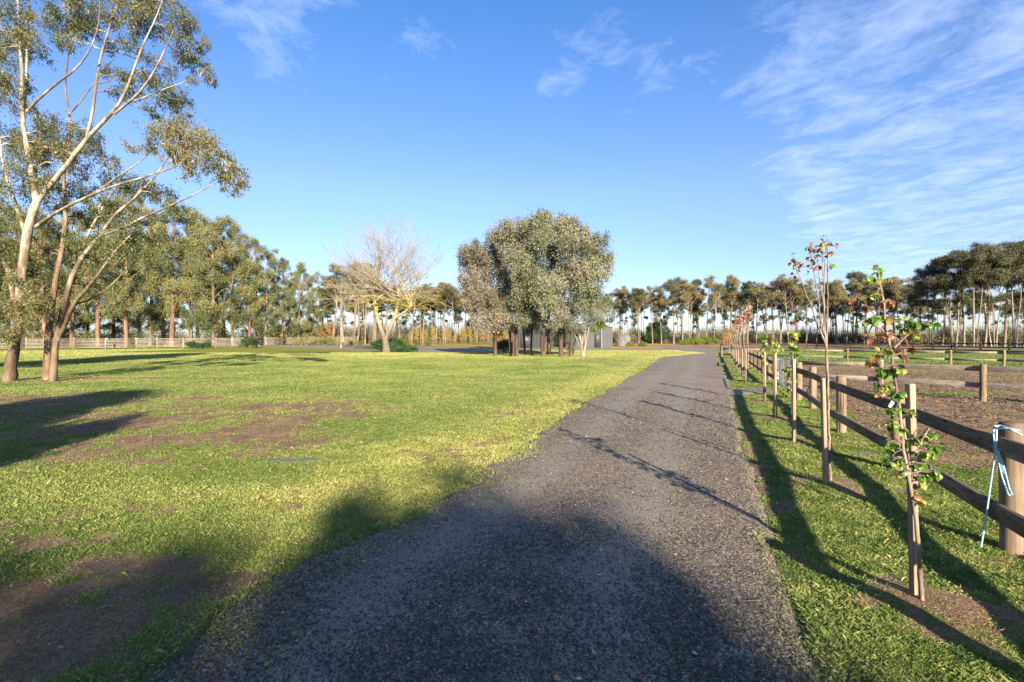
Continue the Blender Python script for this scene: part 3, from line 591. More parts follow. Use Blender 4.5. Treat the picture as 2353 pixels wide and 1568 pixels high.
gumtree(18, 19.6, T1, C1, 'tall white limbed gum tree leaning over the lawn with spreading drooping crown', seed=3, bark=B_WHITE, leafm=F_GUM_NEAR, rk=.68, stray=.06, sig=(.19, .19, .27), L=.15, Wd=.036, droop=1.2, per=2300, sides=10, twig_r=.012, subs=11, branch_r=.042, step=.35)
T2 = [[(108, 876, .27, 0), (108, 830, .20, 0), (112, 760, .18, .1), (121, 690, .16, .2), (131, 625, .14, .3), (146, 560, .13, .4), (152, 495, .12, .4), (147, 436, .11, .5), (148, 356, .09, .6), (163, 296, .07, .6), (160, 258, .06, .6), (148, 207, .05, .5), (157, 127, .04, .5), (166, 74, .03, .5), (180, 20, .015, .5)],
      [(160, 262, .045, .6), (178, 245, .04, .4), (204, 207, .035, .2), (228, 178, .03, .1), (267, 128, .02, 0)]]
C2 = [(165, 60, 30, .5, .15), (150, 100, 22, .5, .15), (190, 45, 28, .5, .2), (100, 430, 36), (170, 440, 30), (130, 470, 26), (185, 500, 26), (120, 530, 30), (160, 580, 24), (100, 580, 26)]
gumtree(108, 20.2, T2, C2, 'slender gum tree with pale upright stem close behind the forked lawn tree', seed=4, bark=B_CREAMBR, leafm=F_GUM_NEAR, rk=.68, stray=.06, sig=(.19, .19, .27), L=.15, Wd=.036, droop=1.2, per=2300, sides=9, twig_r=.012, subs=11, branch_r=.042, step=.35)
T3 = [[(122, 873, .22, -.3), (127, 791, .17, -.3), (146, 710, .15, -.3), (158, 660, .14, -.3), (169, 625, .13, -.4), (190, 590, .12, -.5), (219, 554, .11, -.6), (234, 539, .10, -.7), (246, 516, .09, -.8), (267, 489, .08, -.9), (305, 462, .07, -1.1), (326, 438, .06, -1.3), (356, 409, .05, -1.5), (370, 388, .04, -1.6), (395, 350, .02, -1.8)],
      [(236, 540, .085, -.7), (262, 534, .075, -1), (296, 516, .07, -1.3), (341, 495, .06, -1.6), (382, 477, .05, -1.9), (415, 462, .045, -2.1), (450, 447, .035, -2.3), (480, 428, .025, -2.5), (520, 410, .012, -2.6)],
      [(133, 780, .13, -.3), (152, 745, .12, -.6), (166, 700, .11, -.9), (193, 673, .10, -1.2), (220, 640, .08, -1.5), (246, 602, .07, -1.7), (267, 575, .05, -1.9), (300, 540, .03, -2)],
      [(172, 700, .06, -.9), (220, 690, .05, -.6), (262, 650, .04, -.4), (300, 610, .02, -.3)],
      [(178, 613, .08, -.4), (204, 530, .065, .4), (225, 498, .055, .8), (250, 450, .04, 1), (280, 420, .02, 1.1)],
      ]
C3 = [(250, 425, 36, 1, .2), (295, 425, 36, 1, .2), (335, 430, 30, 0, .2), (205, 440, 28, 1, .2), (375, 452, 24, -1, .2), (230, 470, 28, .8, .2), (280, 480, 30, 0, .2), (320, 500, 26), (250, 560, 34, -1.5), (285, 580, 30, -1.7), (300, 535, 28, -1.8), (215, 600, 30), (180, 560, 30), (240, 510, 26), (200, 650, 24), (260, 640, 22), (330, 540, 22)]
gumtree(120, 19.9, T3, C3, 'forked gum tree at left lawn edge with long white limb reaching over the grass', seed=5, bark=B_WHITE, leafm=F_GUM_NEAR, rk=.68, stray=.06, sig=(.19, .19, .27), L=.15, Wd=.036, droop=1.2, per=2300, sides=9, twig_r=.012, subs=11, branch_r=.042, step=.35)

# --- clump of ironbark-like gums in front of the shed
def clumps_on(cent, dep, lst, rg, spread):
    return [(a, b, r*1.0, rg.uniform(-spread, spread) if len(x) < 1 else x[0], x[1] if len(x) > 1 else rg.uniform(.3, .7)) for a, b, r, *x in lst]
mid_specs = [
 # base px, depth, stem polylines (px, py, r, ddepth), clumps, leaf, bark, label
 (1138, 51, [[(1138, 816, .26, 0), (1137, 740, .2, 0), (1135, 680, .17, 0), (1120, 620, .13, .5), (1105, 580, .08, .5)], [(1136, 700, .13, 0), (1152, 640, .1, -.5), (1155, 590, .06, -.5)], [(1136, 720, .1, 0), (1095, 680, .07, .3), (1080, 630, .05, .2)]],
  [(1070, 580, 20), (1088, 575, 20), (1062, 600, 16), (1085, 610, 24), (1105, 600, 24), (1120, 580, 22), (1075, 640, 22), (1100, 640, 26), (1125, 620, 24), (1140, 600, 22), (1085, 670, 24), (1110, 675, 26), (1135, 655, 24), (1095, 700, 24), (1120, 705, 26), (1145, 690, 22), (1105, 732, 20), (1130, 740, 22), (1148, 725, 18), (1150, 630, 18), (1138, 765, 14), (1075, 700, 14), (1155, 745, 14)], F_PINK, B_RED, 'pinkish grey leaved gum on the outer side of the clump by the bare tree'),
 (1174, 50, [[(1172, 818, .2, 0), (1172, 740, .16, 0), (1165, 660, .12, 0), (1160, 600, .08, 0), (1150, 560, .05, 0)]],
  [(1130, 560, 22), (1145, 545, 20), (1160, 560, 24), (1150, 585, 24), (1172, 590, 24), (1165, 625, 22), (1178, 650, 22), (1160, 670, 20), (1180, 700, 18), (1165, 730, 16), (1180, 750, 14)], F_GREY, B_RED, 'dark straight stem on the outer edge of the paired trunks in the clump'),
 (1187, 49, [[(1187, 819, .26, 0), (1186, 750, .21, 0), (1190, 680, .17, 0), (1200, 620, .12, 0), (1195, 560, .07, 0)], [(1180, 818, .15, -.3), (1181, 760, .13, -.3), (1178, 700, .1, -.3), (1170, 640, .06, 0)]],
  [(1165, 525, 20), (1180, 520, 20), (1195, 530, 24), (1178, 550, 24), (1200, 560, 26), (1185, 580, 24), (1205, 595, 24), (1190, 620, 24), (1185, 655, 22), (1200, 680, 22), (1190, 710, 20), (1210, 655, 20), (1205, 700, 18)], F_GREY, B_RED, 'gum with two close red brown stems in front of the shed wall'),
 (1206, 56, [[(1207, 811, .17, 0), (1203, 760, .14, 0), (1195, 710, .12, 0), (1190, 660, .08, 0), (1195, 600, .05, 0)]],
  [(1210, 540, 24), (1215, 580, 26), (1222, 620, 26), (1225, 720, 20), (1230, 745, 15), (1212, 730, 16), (1215, 640, 24)], F_GREY, B_RED, 'thin leaning dark stem standing before the shed wall'),
 (1222, 53, [[(1219, 814, .17, 0), (1222, 770, .13, 0), (1226, 720, .1, 0), (1230, 660, .07, 0)]],
  [(1235, 690, 20), (1225, 700, 18), (1240, 735, 16), (1215, 760, 12)], F_GREY, B_RED, 'short crooked stem low in the middle of the clump'),
 (1247, 48, [[(1247, 820, .24, 0), (1244, 760, .17, 0), (1238, 710, .15, 0), (1228, 660, .12, 0), (1222, 600, .1, 0), (1228, 540, .06, 0), (1232, 510, .04, 0)], [(1250, 815, .18, 0), (1256, 770, .14, -.2), (1254, 720, .12, -.2), (1248, 680, .09, -.3), (1250, 640, .06, -.3)]],
  [(1230, 502, 20, -.5, .6), (1245, 500, 18, -.5, .6), (1220, 520, 22, -.4, .5), (1240, 522, 24, -.8, .5), (1225, 548, 24), (1245, 552, 22), (1230, 580, 24), (1212, 600, 22), (1240, 610, 22), (1200, 600, 20, -2, .7), (1192, 622, 18, -2, .7), (1205, 640, 22), (1225, 640, 24), (1198, 665, 20), (1212, 672, 22), (1190, 690, 18), (1232, 680, 20), (1210, 715, 20), (1250, 655, 22, -2.5, .8), (1268, 650, 20, -2.5, .8), (1245, 678, 20, -2.5, .8), (1265, 680, 22, -2.5, .8), (1252, 705, 18, -2.5, .7), (1200, 735, 14), (1272, 705, 16)], F_GREYGREEN, B_RED, 'tallest central gum with green foliage and forked red brown trunk'),
 (1264, 55, [[(1262, 812, .3, 0), (1258, 760, .24, 0), (1262, 700, .2, 0), (1272, 640, .15, 0), (1268, 570, .1, 0)], [(1262, 720, .12, 0), (1280, 660, .09, .5), (1290, 600, .06, .8)]],
  [(1262, 510, 22), (1280, 515, 22), (1265, 535, 24), (1285, 545, 26), (1262, 562, 24), (1280, 580, 26), (1260, 600, 20), (1295, 560, 24), (1290, 610, 24), (1272, 625, 22), (1275, 740, 18), (1285, 770, 14), (1270, 760, 14)], F_GREY, B_RED, 'broad grey crowned gum behind the central forked trunk'),
 (1290, 48, [[(1289, 821, .32, 0), (1289, 760, .26, 0), (1292, 700, .2, 0), (1300, 640, .15, 0), (1310, 580, .1, 0), (1318, 530, .05, 0)], [(1291, 710, .12, 0), (1280, 660, .08, -.5), (1285, 620, .05, -.5)]],
  [(1310, 512, 16), (1300, 528, 22), (1320, 522, 20), (1312, 545, 26), (1330, 550, 24), (1300, 570, 26), (1320, 580, 26), (1338, 575, 22), (1305, 605, 24), (1325, 615, 24), (1290, 640, 22), (1300, 665, 22), (1285, 690, 20), (1300, 715, 22), (1285, 725, 18), (1275, 745, 14), (1308, 745, 16)], F_GREY, B_RED, 'thick dark trunked gum on the road side of the central fork'),
 (1311, 48.5, [[(1311, 822, .2, 0), (1313, 760, .16, 0), (1316, 710, .14, 0), (1326, 660, .11, 0), (1345, 620, .07, 0), (1365, 590, .04, 0)]],
  [(1345, 545, 20), (1360, 560, 20), (1380, 548, 16), (1372, 575, 22), (1388, 590, 18), (1395, 605, 14, 0, .8), (1355, 590, 24), (1375, 610, 22, -1, .8), (1385, 630, 18, -1, .8), (1350, 620, 24, -1.5, .8), (1328, 630, 22, -1.5, .8), (1335, 655, 22, -1.5, .7), (1360, 645, 22, -1.5, .8), (1345, 675, 20), (1325, 680, 20), (1362, 665, 18), (1315, 700, 16), (1335, 700, 14)], F_GREYGREEN, B_RED, 'gum nearest the road in the clump with a slender dark leaning trunk'),
]
for k, (bp, dep, st, cl, lm, bk, lb) in enumerate(mid_specs):
    rg = np.random.default_rng(100+k)
    cl = [(c[0], c[1], c[2]*1.12, c[3] if len(c) > 3 else rg.uniform(-2.4, 2.0), c[4] if len(c) > 4 else rg.uniform(.2, .75)) for c in cl]
    gumtree(bp, dep, st, cl, lb, 'gum_tree', 200+k, bark=bk, leafm=lm, rk=.84, sig=(.21, .21, .32), L=.22, Wd=.09, droop=.9, per=1000, sides=8, twig_r=.02, subs=12, branch_r=.05, step=.8, flat=.85)
# pale paperbark beside the clump, lime foliage
gumtree(1339, 50, [[(1339, 819, .16, 0), (1337, 790, .13, 0), (1330, 765, .09, 0), (1322, 745, .05, 0)], [(1340, 817, .14, 0), (1346, 785, .11, -.2), (1352, 760, .07, 0), (1360, 730, .04, 0)], [(1336, 805, .08, 0), (1325, 785, .06, .3), (1318, 760, .03, .3)], [(1343, 800, .08, .1), (1352, 775, .05, .5), (1350, 745, .03, .5)], [(1339, 800, .08, .4), (1338, 765, .06, .6), (1342, 735, .03, .7)]],
  [(1325, 700, 18, 0, .4), (1345, 690, 20, 0, .3), (1365, 690, 20, 0, .4), (1385, 705, 18, .5, .5), (1375, 720, 18, -.5, .6), (1350, 715, 18, 0, .5), (1330, 730, 18, 0, .4), (1360, 735, 16, 0, .6), (1320, 755, 14, 0, .3), (1402, 725, 14, .5, .4), (1335, 760, 12, 0, .3), (1370, 675, 16, 0, .2), (1395, 690, 14, .5, .3)],
  'multi stemmed small tree with pale papery bark beside the clump of gums', 'paperbark_tree', 230, bark=B_PAPER, leafm=F_GREYGREEN, L=.16, Wd=.06, droop=.4, per=1300, sides=7, twig_r=.015, subs=10, branch_r=.04, step=.5)
gumtree(1326, 54, [[(1318, 816, .1, 0), (1320, 790, .08, 0), (1324, 765, .05, 0)], [(1319, 812, .07, .2), (1312, 790, .05, 0), (1308, 770, .03, 0)]],
  [(1372, 745, 15, -1, .8), (1385, 750, 13, -1, .7), (1362, 755, 12, -1, .8), (1305, 760, 16, 0, .3), (1318, 755, 16, 0, .4), (1300, 785, 14, 0, .2), (1315, 785, 14, 0, .3), (1308, 800, 10, 0, .2), (1325, 770, 12, 0, .4), (1378, 733, 10, -1, .9)],
  'bushy lime green shrub tree between dark trunk and pale papery stems', 'shrub_tree', 231, bark=B_PAPER, leafm=F_LIME, L=.14, Wd=.06, droop=.3, per=1300, sides=6, twig_r=.015, subs=10, branch_r=.03, step=.5)
# big leafless tree with yellow lichen
def bare_tree(root, limbs, nodes, rng, mat, target, nwhip, r0=.055, droop=0, sub=9, upright=.0, lmin=.35):
    tb = TB()
    for P, R in limbs:
        Q, RR = resample(P, R, .5); tb.tube(Q, RR, 9, 0, True, .07, rng)
    tw = TB()
    for k in range(nwhip):
        nd, lo, hi, L = nodes[rng.integers(len(nodes))]; nd = np.asarray(nd)
        e = target(rng, nd); d = e-nd; Lw = np.linalg.norm(d)
        if Lw < lmin: continue
        P = curve_pts(nd, e, droop if rng.uniform() < .6 else .03, rng, 8, .10); r = r0*rng.uniform(.55, 1.15)
        tw.tube(P, np.linspace(r, .010, 8), 5, 1 if np.linalg.norm(d) < 2 else .0, False)
        dn = d/Lw
        for q in range(sub):
            i_ = rng.integers(2, 7); s0 = P[i_]+(P[i_+1]-P[i_])*rng.uniform(); t_ = i_/7
            dd = dn*.9+rng.normal(0, .42, 3)+np.array([0, 0, .35]); dd /= np.linalg.norm(dd); Ls = Lw*rng.uniform(.16, .34)*(1.15-t_*.6)
            P2 = curve_pts(s0, s0+dd*Ls, -.05, rng, 4, .1); tw.tube(P2, np.linspace(r*.4*(1-t_*.4)+.004, .006, 4), 3, 0, False)
            for w in range(4):
                s1 = P2[rng.integers(1, 4)]; d3 = dd+rng.normal(0, .45, 3)+np.array([0, 0, .2]); d3 /= np.linalg.norm(d3); L3 = Ls*rng.uniform(.3, .6)
                tw.tube([s1, s1+d3*L3*.5+rng.normal(0, .02, 3), s1+d3*L3], [.010, .007, .005], 3, 0, False)
    return tb, tw
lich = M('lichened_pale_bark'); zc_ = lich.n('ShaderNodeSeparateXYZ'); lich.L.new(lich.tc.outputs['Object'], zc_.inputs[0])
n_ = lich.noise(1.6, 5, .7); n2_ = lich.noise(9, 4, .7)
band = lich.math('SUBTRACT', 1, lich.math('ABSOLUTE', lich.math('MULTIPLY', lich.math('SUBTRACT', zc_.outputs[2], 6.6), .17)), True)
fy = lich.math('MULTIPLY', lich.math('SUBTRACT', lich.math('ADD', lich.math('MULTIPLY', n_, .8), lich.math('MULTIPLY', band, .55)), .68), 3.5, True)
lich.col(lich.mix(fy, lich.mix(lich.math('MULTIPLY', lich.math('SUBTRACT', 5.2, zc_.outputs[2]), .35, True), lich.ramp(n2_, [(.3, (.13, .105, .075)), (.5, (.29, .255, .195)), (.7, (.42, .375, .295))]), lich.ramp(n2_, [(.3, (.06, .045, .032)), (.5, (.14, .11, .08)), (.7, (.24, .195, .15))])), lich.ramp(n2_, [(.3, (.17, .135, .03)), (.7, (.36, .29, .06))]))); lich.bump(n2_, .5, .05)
DB = 66; base = loc_of(887, DB); bt = thing('bare_tree', 'large leafless spreading tree with yellow lichen on its forked trunk', 'tree', base)
def bl(pts): return ([np.array(at(p[0], p[1], DB+p[3])-base) for p in pts], [p[2] for p in pts])
LB = [bl([(888, 811, .85, 0), (886, 790, .62, 0), (884, 772, .6, 0)]),
      bl([(884, 778, .5, 0), (874, 752, .40, .2), (865, 722, .36, .4), (862, 695, .28, .5), (858, 670, .22, .6)]),
      bl([(886, 778, .5, 0), (898, 752, .42, -.3), (908, 728, .36, -.5), (914, 700, .30, -.6), (916, 670, .22, -.6)]),
      bl([(908, 730, .26, -.5), (930, 718, .22, -1), (945, 705, .2, -1.2), (946, 690, .15, -1.2)]),
      bl([(866, 724, .2, .4), (868, 700, .17, 1.2), (866, 690, .13, 1.4)]),
      bl([(905, 740, .12, -.4), (925, 735, .09, -1.8), (945, 733, .05, -2.4)]),
      bl([(862, 750, .12, .2), (840, 738, .1, -1), (815, 735, .06, -1.6)])]
ND = [(np.array(at(x_, y_, DB+d_)-base), 0, 0, 1) for x_, y_, d_ in [(858, 672, .6), (862, 690, .5), (840, 700, 1), (866, 690, 1.4), (916, 672, -.6), (912, 690, -.6), (946, 690, -1.2), (945, 706, -1.2), (875, 690, 0), (858, 676, .6), (916, 676, -.6), (850, 705, -1)]]
OUT = [(735, 590), (745, 570), (775, 552), (805, 525), (840, 512), (865, 520), (895, 505), (930, 503), (950, 512), (965, 545), (985, 560), (1010, 575), (1020, 600), (1012, 625), (730, 640), (740, 670)]
def tgt(rng, nd):
    a = rng.uniform(0, len(OUT)-1.001); i_ = int(a); f = a-i_; p = np.array(OUT[i_])*(1-f)+np.array(OUT[i_+1])*f
    c_ = np.array([885, 690]); s = rng.uniform(.45, 1.02)**.6; q = c_+(p-c_)*s; dz = rng.normal(0, 3.6)*s
    e_ = np.array(at(q[0], q[1], DB+dz)-base)
    if abs(e_[0]-nd[0]) > 9 and rng.uniform() < .3: e_[0] = nd[0]+np.sign(e_[0]-nd[0])*rng.uniform(3, 8)
    return e_
rgb = np.random.default_rng(9)
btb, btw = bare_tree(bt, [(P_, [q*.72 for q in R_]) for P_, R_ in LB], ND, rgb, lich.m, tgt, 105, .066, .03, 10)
# drooping lower fans on both sides
tw2 = btw
for k in range(48):
    nd = ND[rgb.integers(len(ND))][0]+rgb.normal(0, .2, 3); s = -1 if rgb.uniform() < .55 else 1
    e_ = nd+np.array([s*rgb.uniform(3, 8.5), rgb.uniform(-4, 4), rgb.uniform(-2.4, 2.6)]); e_[0] = max(e_[0], -9.6); e_[0] = min(e_[0], 8.5)
    P_ = curve_pts(nd, e_, .10, rgb, 7, .1); tw2.tube(P_, np.linspace(.05, .009, 7), 4, 0, False)
    for q in range(9):
        s0 = P_[rgb.integers(1, 6)]; dd = (e_-nd)/np.linalg.norm(e_-nd)+rgb.normal(0, .5, 3); dd /= np.linalg.norm(dd); Ls = rgb.uniform(.7, 2.0)
        tw2.tube([s0, s0+dd*Ls*.5+rgb.normal(0, .05, 3), s0+dd*Ls-np.array([0, 0, .2])], [.02, .013, .006], 3, 0, False)
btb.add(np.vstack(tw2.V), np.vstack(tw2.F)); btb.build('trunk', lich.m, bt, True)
# ---------------------------------------------------------------- tree prototypes for the rows and belts far off
def proto_row(name, seed, leafm, bark, Ht=18, lean=0, low=3, wide=1.0):
    """tall bare-stemmed gum with an umbrella of foliage on top"""
    rg = np.random.default_rng(seed); root = thing(name, 'x', 'tree', (0, 0, 0)); limbs = []; cl = []
    nst = rg.integers(1, 4)
    for s in range(nst):
        a = rg.uniform(0, 6.28); off = 0 if s == 0 else .35; dr = np.array([math.cos(a), math.sin(a)])
        top = dr*rg.uniform(.3, 1.6)*wide; bx = dr*off; fh = rg.uniform(.42, .6)*Ht
        P0 = [np.array([bx[0], bx[1], -.3]), np.array([*(bx+dr*.1+rg.normal(0, .15, 2)), Ht*.2]), np.array([*(bx*.5+top*.4+rg.normal(0, .2, 2)), fh]), np.array([*(top*.8), Ht*.75]), np.array([*top, Ht*rg.uniform(.9, .97)])]
        r = rg.uniform(.11, .18)/(1+.3*(nst > 1)); limbs.append((P0, [r*1.25, r, r*.75, r*.45, r*.15]))
        for q in range(rg.integers(5, 8)):
            a2 = rg.uniform(0, 6.28); e = np.array([math.cos(a2)*rg.uniform(.8, 2.6)*wide+top[0]*.6, math.sin(a2)*rg.uniform(.8, 2.6)*wide+top[1]*.6, Ht*rg.uniform(.66, .95)]); st = P0[2]+(P0[3]-P0[2])*rg.uniform(-.2, .8)
            limbs.append(([st, (st+e)/2+rg.normal(0, .25, 3)-np.array([0, 0, .3]), e], [r*.45, r*.3, r*.12]))
            cl.append((e+np.array([0, 0, -.1]), rg.uniform(.7, 1.15)*wide, rg.uniform(.15, .8)))
        cl.append((np.array([top[0], top[1], Ht*.97-.4]), rg.uniform(.9, 1.3)*wide, rg.uniform(.35, .8)))
    for q in range(low):
        a2 = rg.uniform(0, 6.28); z = Ht*rg.uniform(.32, .7); d = rg.uniform(.5, 1.7)
        cl.append((np.array([math.cos(a2)*d, math.sin(a2)*d, z]), rg.uniform(.45, .8), rg.uniform(.05, .5)))
    crown_tree(root, limbs, cl, rg, bark, leafm, .25, .10, .5, 900, 6, .025, 8, .05, .95, None, 1.2, sig=(.26, .26, .22))
    return root
def proto_dense(name, seed, leafm, bark, Ht=26, wide=4.2, low=.16, ncl=34, rtrunk=.32):
    """full gum clothed nearly to the ground"""
    rg = np.random.default_rng(seed); root = thing(name, 'x', 'tree', (0, 0, 0)); limbs = []; cl = []
    tx = rg.normal(0, .5, 2); P0 = [np.array([0, 0, -.3]), np.array([tx[0]*.3, tx[1]*.3, Ht*.3]), np.array([tx[0]*.2, tx[1], Ht*.6]), np.array([tx[0], tx[1], Ht*.93])]
    limbs.append((P0, [rtrunk*1.2, rtrunk*.85, rtrunk*.5, rtrunk*.12]))
    for q in range(ncl):
        z = Ht*(low+(.97-low)*((q+.5)/ncl)**.9); t = z/Ht; prof = min(1, (t-low+.18)/.3)*(1-max(0, t-.64)/.38*.72); a = q*2.4+rg.uniform(-.5, .5); d = wide*prof*rg.uniform(.35, 1.0)
        c_ = np.array([math.cos(a)*d+tx[0]*t, math.sin(a)*d+tx[1]*t, z]); cl.append((c_, rg.uniform(.9, 1.7)*(.7+.3*prof), rg.uniform(.15, .85)))
        if q % 3 == 0:
            s = P0[1]+(P0[2]-P0[1])*rg.uniform(); s = np.array([tx[0]*.2*t, tx[1]*t*.8, max(z-2.5, 2)]); limbs.append(([s, (s+c_)/2+np.array([0, 0, .3]), c_], [rtrunk*.3, rtrunk*.2, .05]))
    crown_tree(root, limbs, cl, rg, bark, leafm, .28, .105, .8, 640, 10, .03, 10, .08, .8, None, 1.5, sig=(.23, .23, .30))
    return root
def place(proto, used, px, dep, top_py, hproto, label, group, rz, wscale=1.0):
    x_ = gx(px, dep); z_ = float(zt(x_, dep)); need = (HY-top_py)/F*dep+H-z_; s = need/hproto
    loc = (x_, dep, z_)
    if proto.name in used:
        r = dup(proto, loc, rz, s*wscale, label, group, s)
    else:
        used.add(proto.name); r = proto; r.location = loc; r.rotation_euler = (0, 0, rz); r.scale = (s*wscale, s*wscale, s); r['label'] = label; r['group'] = group
    return r
ORD = ['first', 'second', 'third', 'fourth', 'fifth', 'sixth', 'seventh', 'eighth', 'ninth', 'tenth', 'eleventh', 'twelfth', 'thirteenth', 'fourteenth', 'fifteenth', 'sixteenth', 'seventeenth', 'eighteenth', 'nineteenth', 'twentieth', 'twenty-first', 'twenty-second', 'twenty-third', 'twenty-fourth', 'twenty-fifth', 'twenty-sixth', 'twenty-seventh', 'twenty-eighth', 'twenty-ninth', 'thirtieth']
NTH = lambda k: ORD[k] if k < 30 else ['thirty', 'forty', 'fifty'][(k+1)//10-3]+'-'+ORD[(k+1) % 10-1] if (k+1) % 10 else ['thirtieth', 'fortieth', 'fiftieth'][(k+1)//10-3]
used = set(); rp = random.Random(5)
# row behind the end of the road
RP = [proto_row('gum_tree', 300+k, [F_ROW, F_ROWDARK, F_ROW][k % 3], [B_ROW, B_ROW, B_GREYROW][k % 3], 18, 0, 3+k % 3, 1.0+.12*(k % 2)) for k in range(6)]
row = [(1372, 665), (1400, 662), (1425, 663), (1447, 664), (1470, 668), (1500, 662), (1520, 660), (1548, 640), (1566, 637), (1585, 640), (1606, 646), (1622, 640), (1640, 646), (1662, 650), (1680, 645), (1702, 654), (1716, 645), (1736, 641), (1756, 643), (1775, 650), (1796, 640), (1814, 637), (1830, 642), (1852, 648), (1876, 640), (1898, 644), (1920, 640), (1942, 636), (1962, 634), (1985, 640), (2010, 638), (2032, 634), (2052, 640), (2074, 644), (2096, 650)]
k2 = 0
for k, (px, ty) in enumerate(row):
    dep = 128+rp.uniform(-4, 5)
    if px < 1540: lb = ORD[k]+' tall pale trunked gum right of the grey shed'
    elif px < 1830: lb = ORD[k-7]+' gum along the row starting at the road end'
    else: lb = ORD[k-22]+' gum in the row counted from the tall reddish sapling'
    place(RP[k % 6], used, px, dep, ty+rp.uniform(-9, 10), 18, lb, 'gum trees in the far row', rp.uniform(0, 6.28), rp.uniform(.85, 1.25))
for k in range(44):
    px = 1360+k*25+rp.uniform(-8, 8); dep = 141+rp.uniform(-4, 9)
    place(RP[(k*5+2) % 6], used, px, dep, 668+rp.uniform(-8, 22), 18, NTH(k)+' slim gum behind the front line of the far row counted from the shed', 'slimmer gums behind the far row', rp.uniform(0, 6.28), 1.0)
for k in range(20):
    px = 735+k*24+rp.uniform(-8, 8); dep = 146+rp.uniform(-4, 7)
    place(RP[(k*5+3) % 6], used, px, dep, 676+rp.uniform(-8, 16), 18, NTH(k)+' slim gum half hidden behind the brownish gums, counted from the green wood', 'slimmer gums behind the brownish gums', rp.uniform(0, 6.28), 1.2)
# taller, nearer gums at the far right
RD = [proto_row('gum_tree', 320+k, F_ROWDARK, [B_ROW, B_GREYROW][k % 2], 20, 0, 7, 1.25) for k in range(4)]
for k, (px, ty, dep) in enumerate([(2118, 655, 112), (2140, 618, 106), (2165, 590, 102), (2192, 578, 100), (2215, 580, 104), (2238, 574, 98), (2262, 572, 102), (2285, 575, 97), (2308, 568, 101), (2330, 556, 96), (2352, 552, 100), (2378, 548, 97), (2405, 545, 100), (2440, 545, 98), (2480, 540, 98)]):
    place(RD[k % 4], used, px, dep, ty+rp.uniform(-9, 12), 20, ORD[k]+' dark crowned gum rising from the gap at the row end', 'dark crowned gums beyond the paddock', rp.uniform(0, 6.28), 1.15)
# brownish gums behind the bare tree and left of the clump
for k, (px, ty) in enumerate([(742, 632), (765, 610), (790, 604), (815, 608), (838, 622), (862, 640), (890, 650), (918, 655), (945, 662), (970, 655), (998, 652), (1020, 656), (1045, 655), (1070, 662), (1095, 668), (1120, 670), (1145, 672), (1170, 670)]):
    dep = 132+rp.uniform(-3, 6)
    place(RP[(k*5+1) % 6], used, px, dep, ty+rp.uniform(-3, 3), 18, ORD[k]+' brownish gum behind the bare tree counted from the dense green wood', 'brownish gums behind the bare tree', rp.uniform(0, 6.28), 1.5)
# dense green wood behind the pale fence
DP = [proto_dense('gum_tree', 340+k, F_DENSE, [B_ORANGE, B_CREAMBR][k % 2], 26, [4.2, 4.8, 3.8, 5.0][k], [.22, .14, .30, .10][k], [26, 32, 23, 34][k]) for k in range(4)]
wood = [(-70, 420, 92, 1), (-10, 450, 96, 0), (45, 470, 98, 2), (105, 480, 94, 1), (165, 470, 99, 0), (225, 462, 101, 2), (290, 445, 100, 0), (345, 470, 108, 3), (395, 448, 101, 2), (438, 470, 104, 1), (492, 488, 103, 3), (535, 498, 106, 1), (573, 535, 108, 0), (610, 560, 110, 3), (648, 588, 115, 2), (685, 600, 118, 1), (722, 622, 122, 3),
        (20, 540, 120, 3), (85, 550, 122, 1), (140, 540, 118, 3), (200, 545, 122, 1), (260, 540, 120, 3), (320, 540, 124, 1), (375, 520, 122, 3), (455, 540, 126, 1), (515, 540, 124, 3), (590, 600, 128, 1), (665, 630, 130, 3)]
for k, (px, ty, dep, q) in enumerate(wood):
    g_ = 'gums of the dense green wood behind the pale fence'
    lb = (ORD[k]+' tree of the dense green wood counted from the big leaning gum') if k < 17 else (ORD[k-17]+' smaller gum standing behind the front line of the green wood')
    place(DP[q], used, px, dep, ty, 26, lb, g_, rp.uniform(0, 6.28), rp.uniform(.85, 1.05) if k < 17 else 1.1)
# round dark green tree and scrub at the horizon
rt = proto_dense('round_tree', 360, F_DARKBUSH, B_CREAMBR, 9, 5.2, .12, 30, .3); used2 = set()
place(rt, used2, 1507, 136, 738, 9, 'round dark green tree among the pale trunks near the shed', 'single trees beyond the road', 0, 1.0)
def bush(name, seed, Ht, wd, leafm, ncl, L=.16, Wd=.07, per=300, droop=.2, stems=4, br=.02):
    rg = np.random.default_rng(seed); root = thing(name, 'x', 'shrub', (0, 0, 0)); limbs = []; cl = []
    for s in range(stems):
        a = s/stems*6.28+rg.uniform(-.4, .4); e = np.array([math.cos(a)*wd*.35, math.sin(a)*wd*.35, Ht*.6]); limbs.append(([np.array([0, 0, -.05]), e*.5+np.array([0, 0, Ht*.05]), e], [br*2, br*1.3, br*.5]))
    for q in range(ncl):
        a = q*2.4; rr_ = wd*.5*math.sqrt((q+.5)/ncl); z = Ht*(.25+.6*(1-(rr_/(wd*.5))**2)*rg.uniform(.6, 1)); cl.append((np.array([math.cos(a)*rr_, math.sin(a)*rr_, z]), Ht*.26, rg.uniform(.1, .9)))
    crown_tree(root, limbs, cl, rg, B_GREYROW, leafm, L, Wd, droop, per/(Ht*.26)**2, 5, br*.5, 7, br, .8, None, .4, minr=0)
    return root
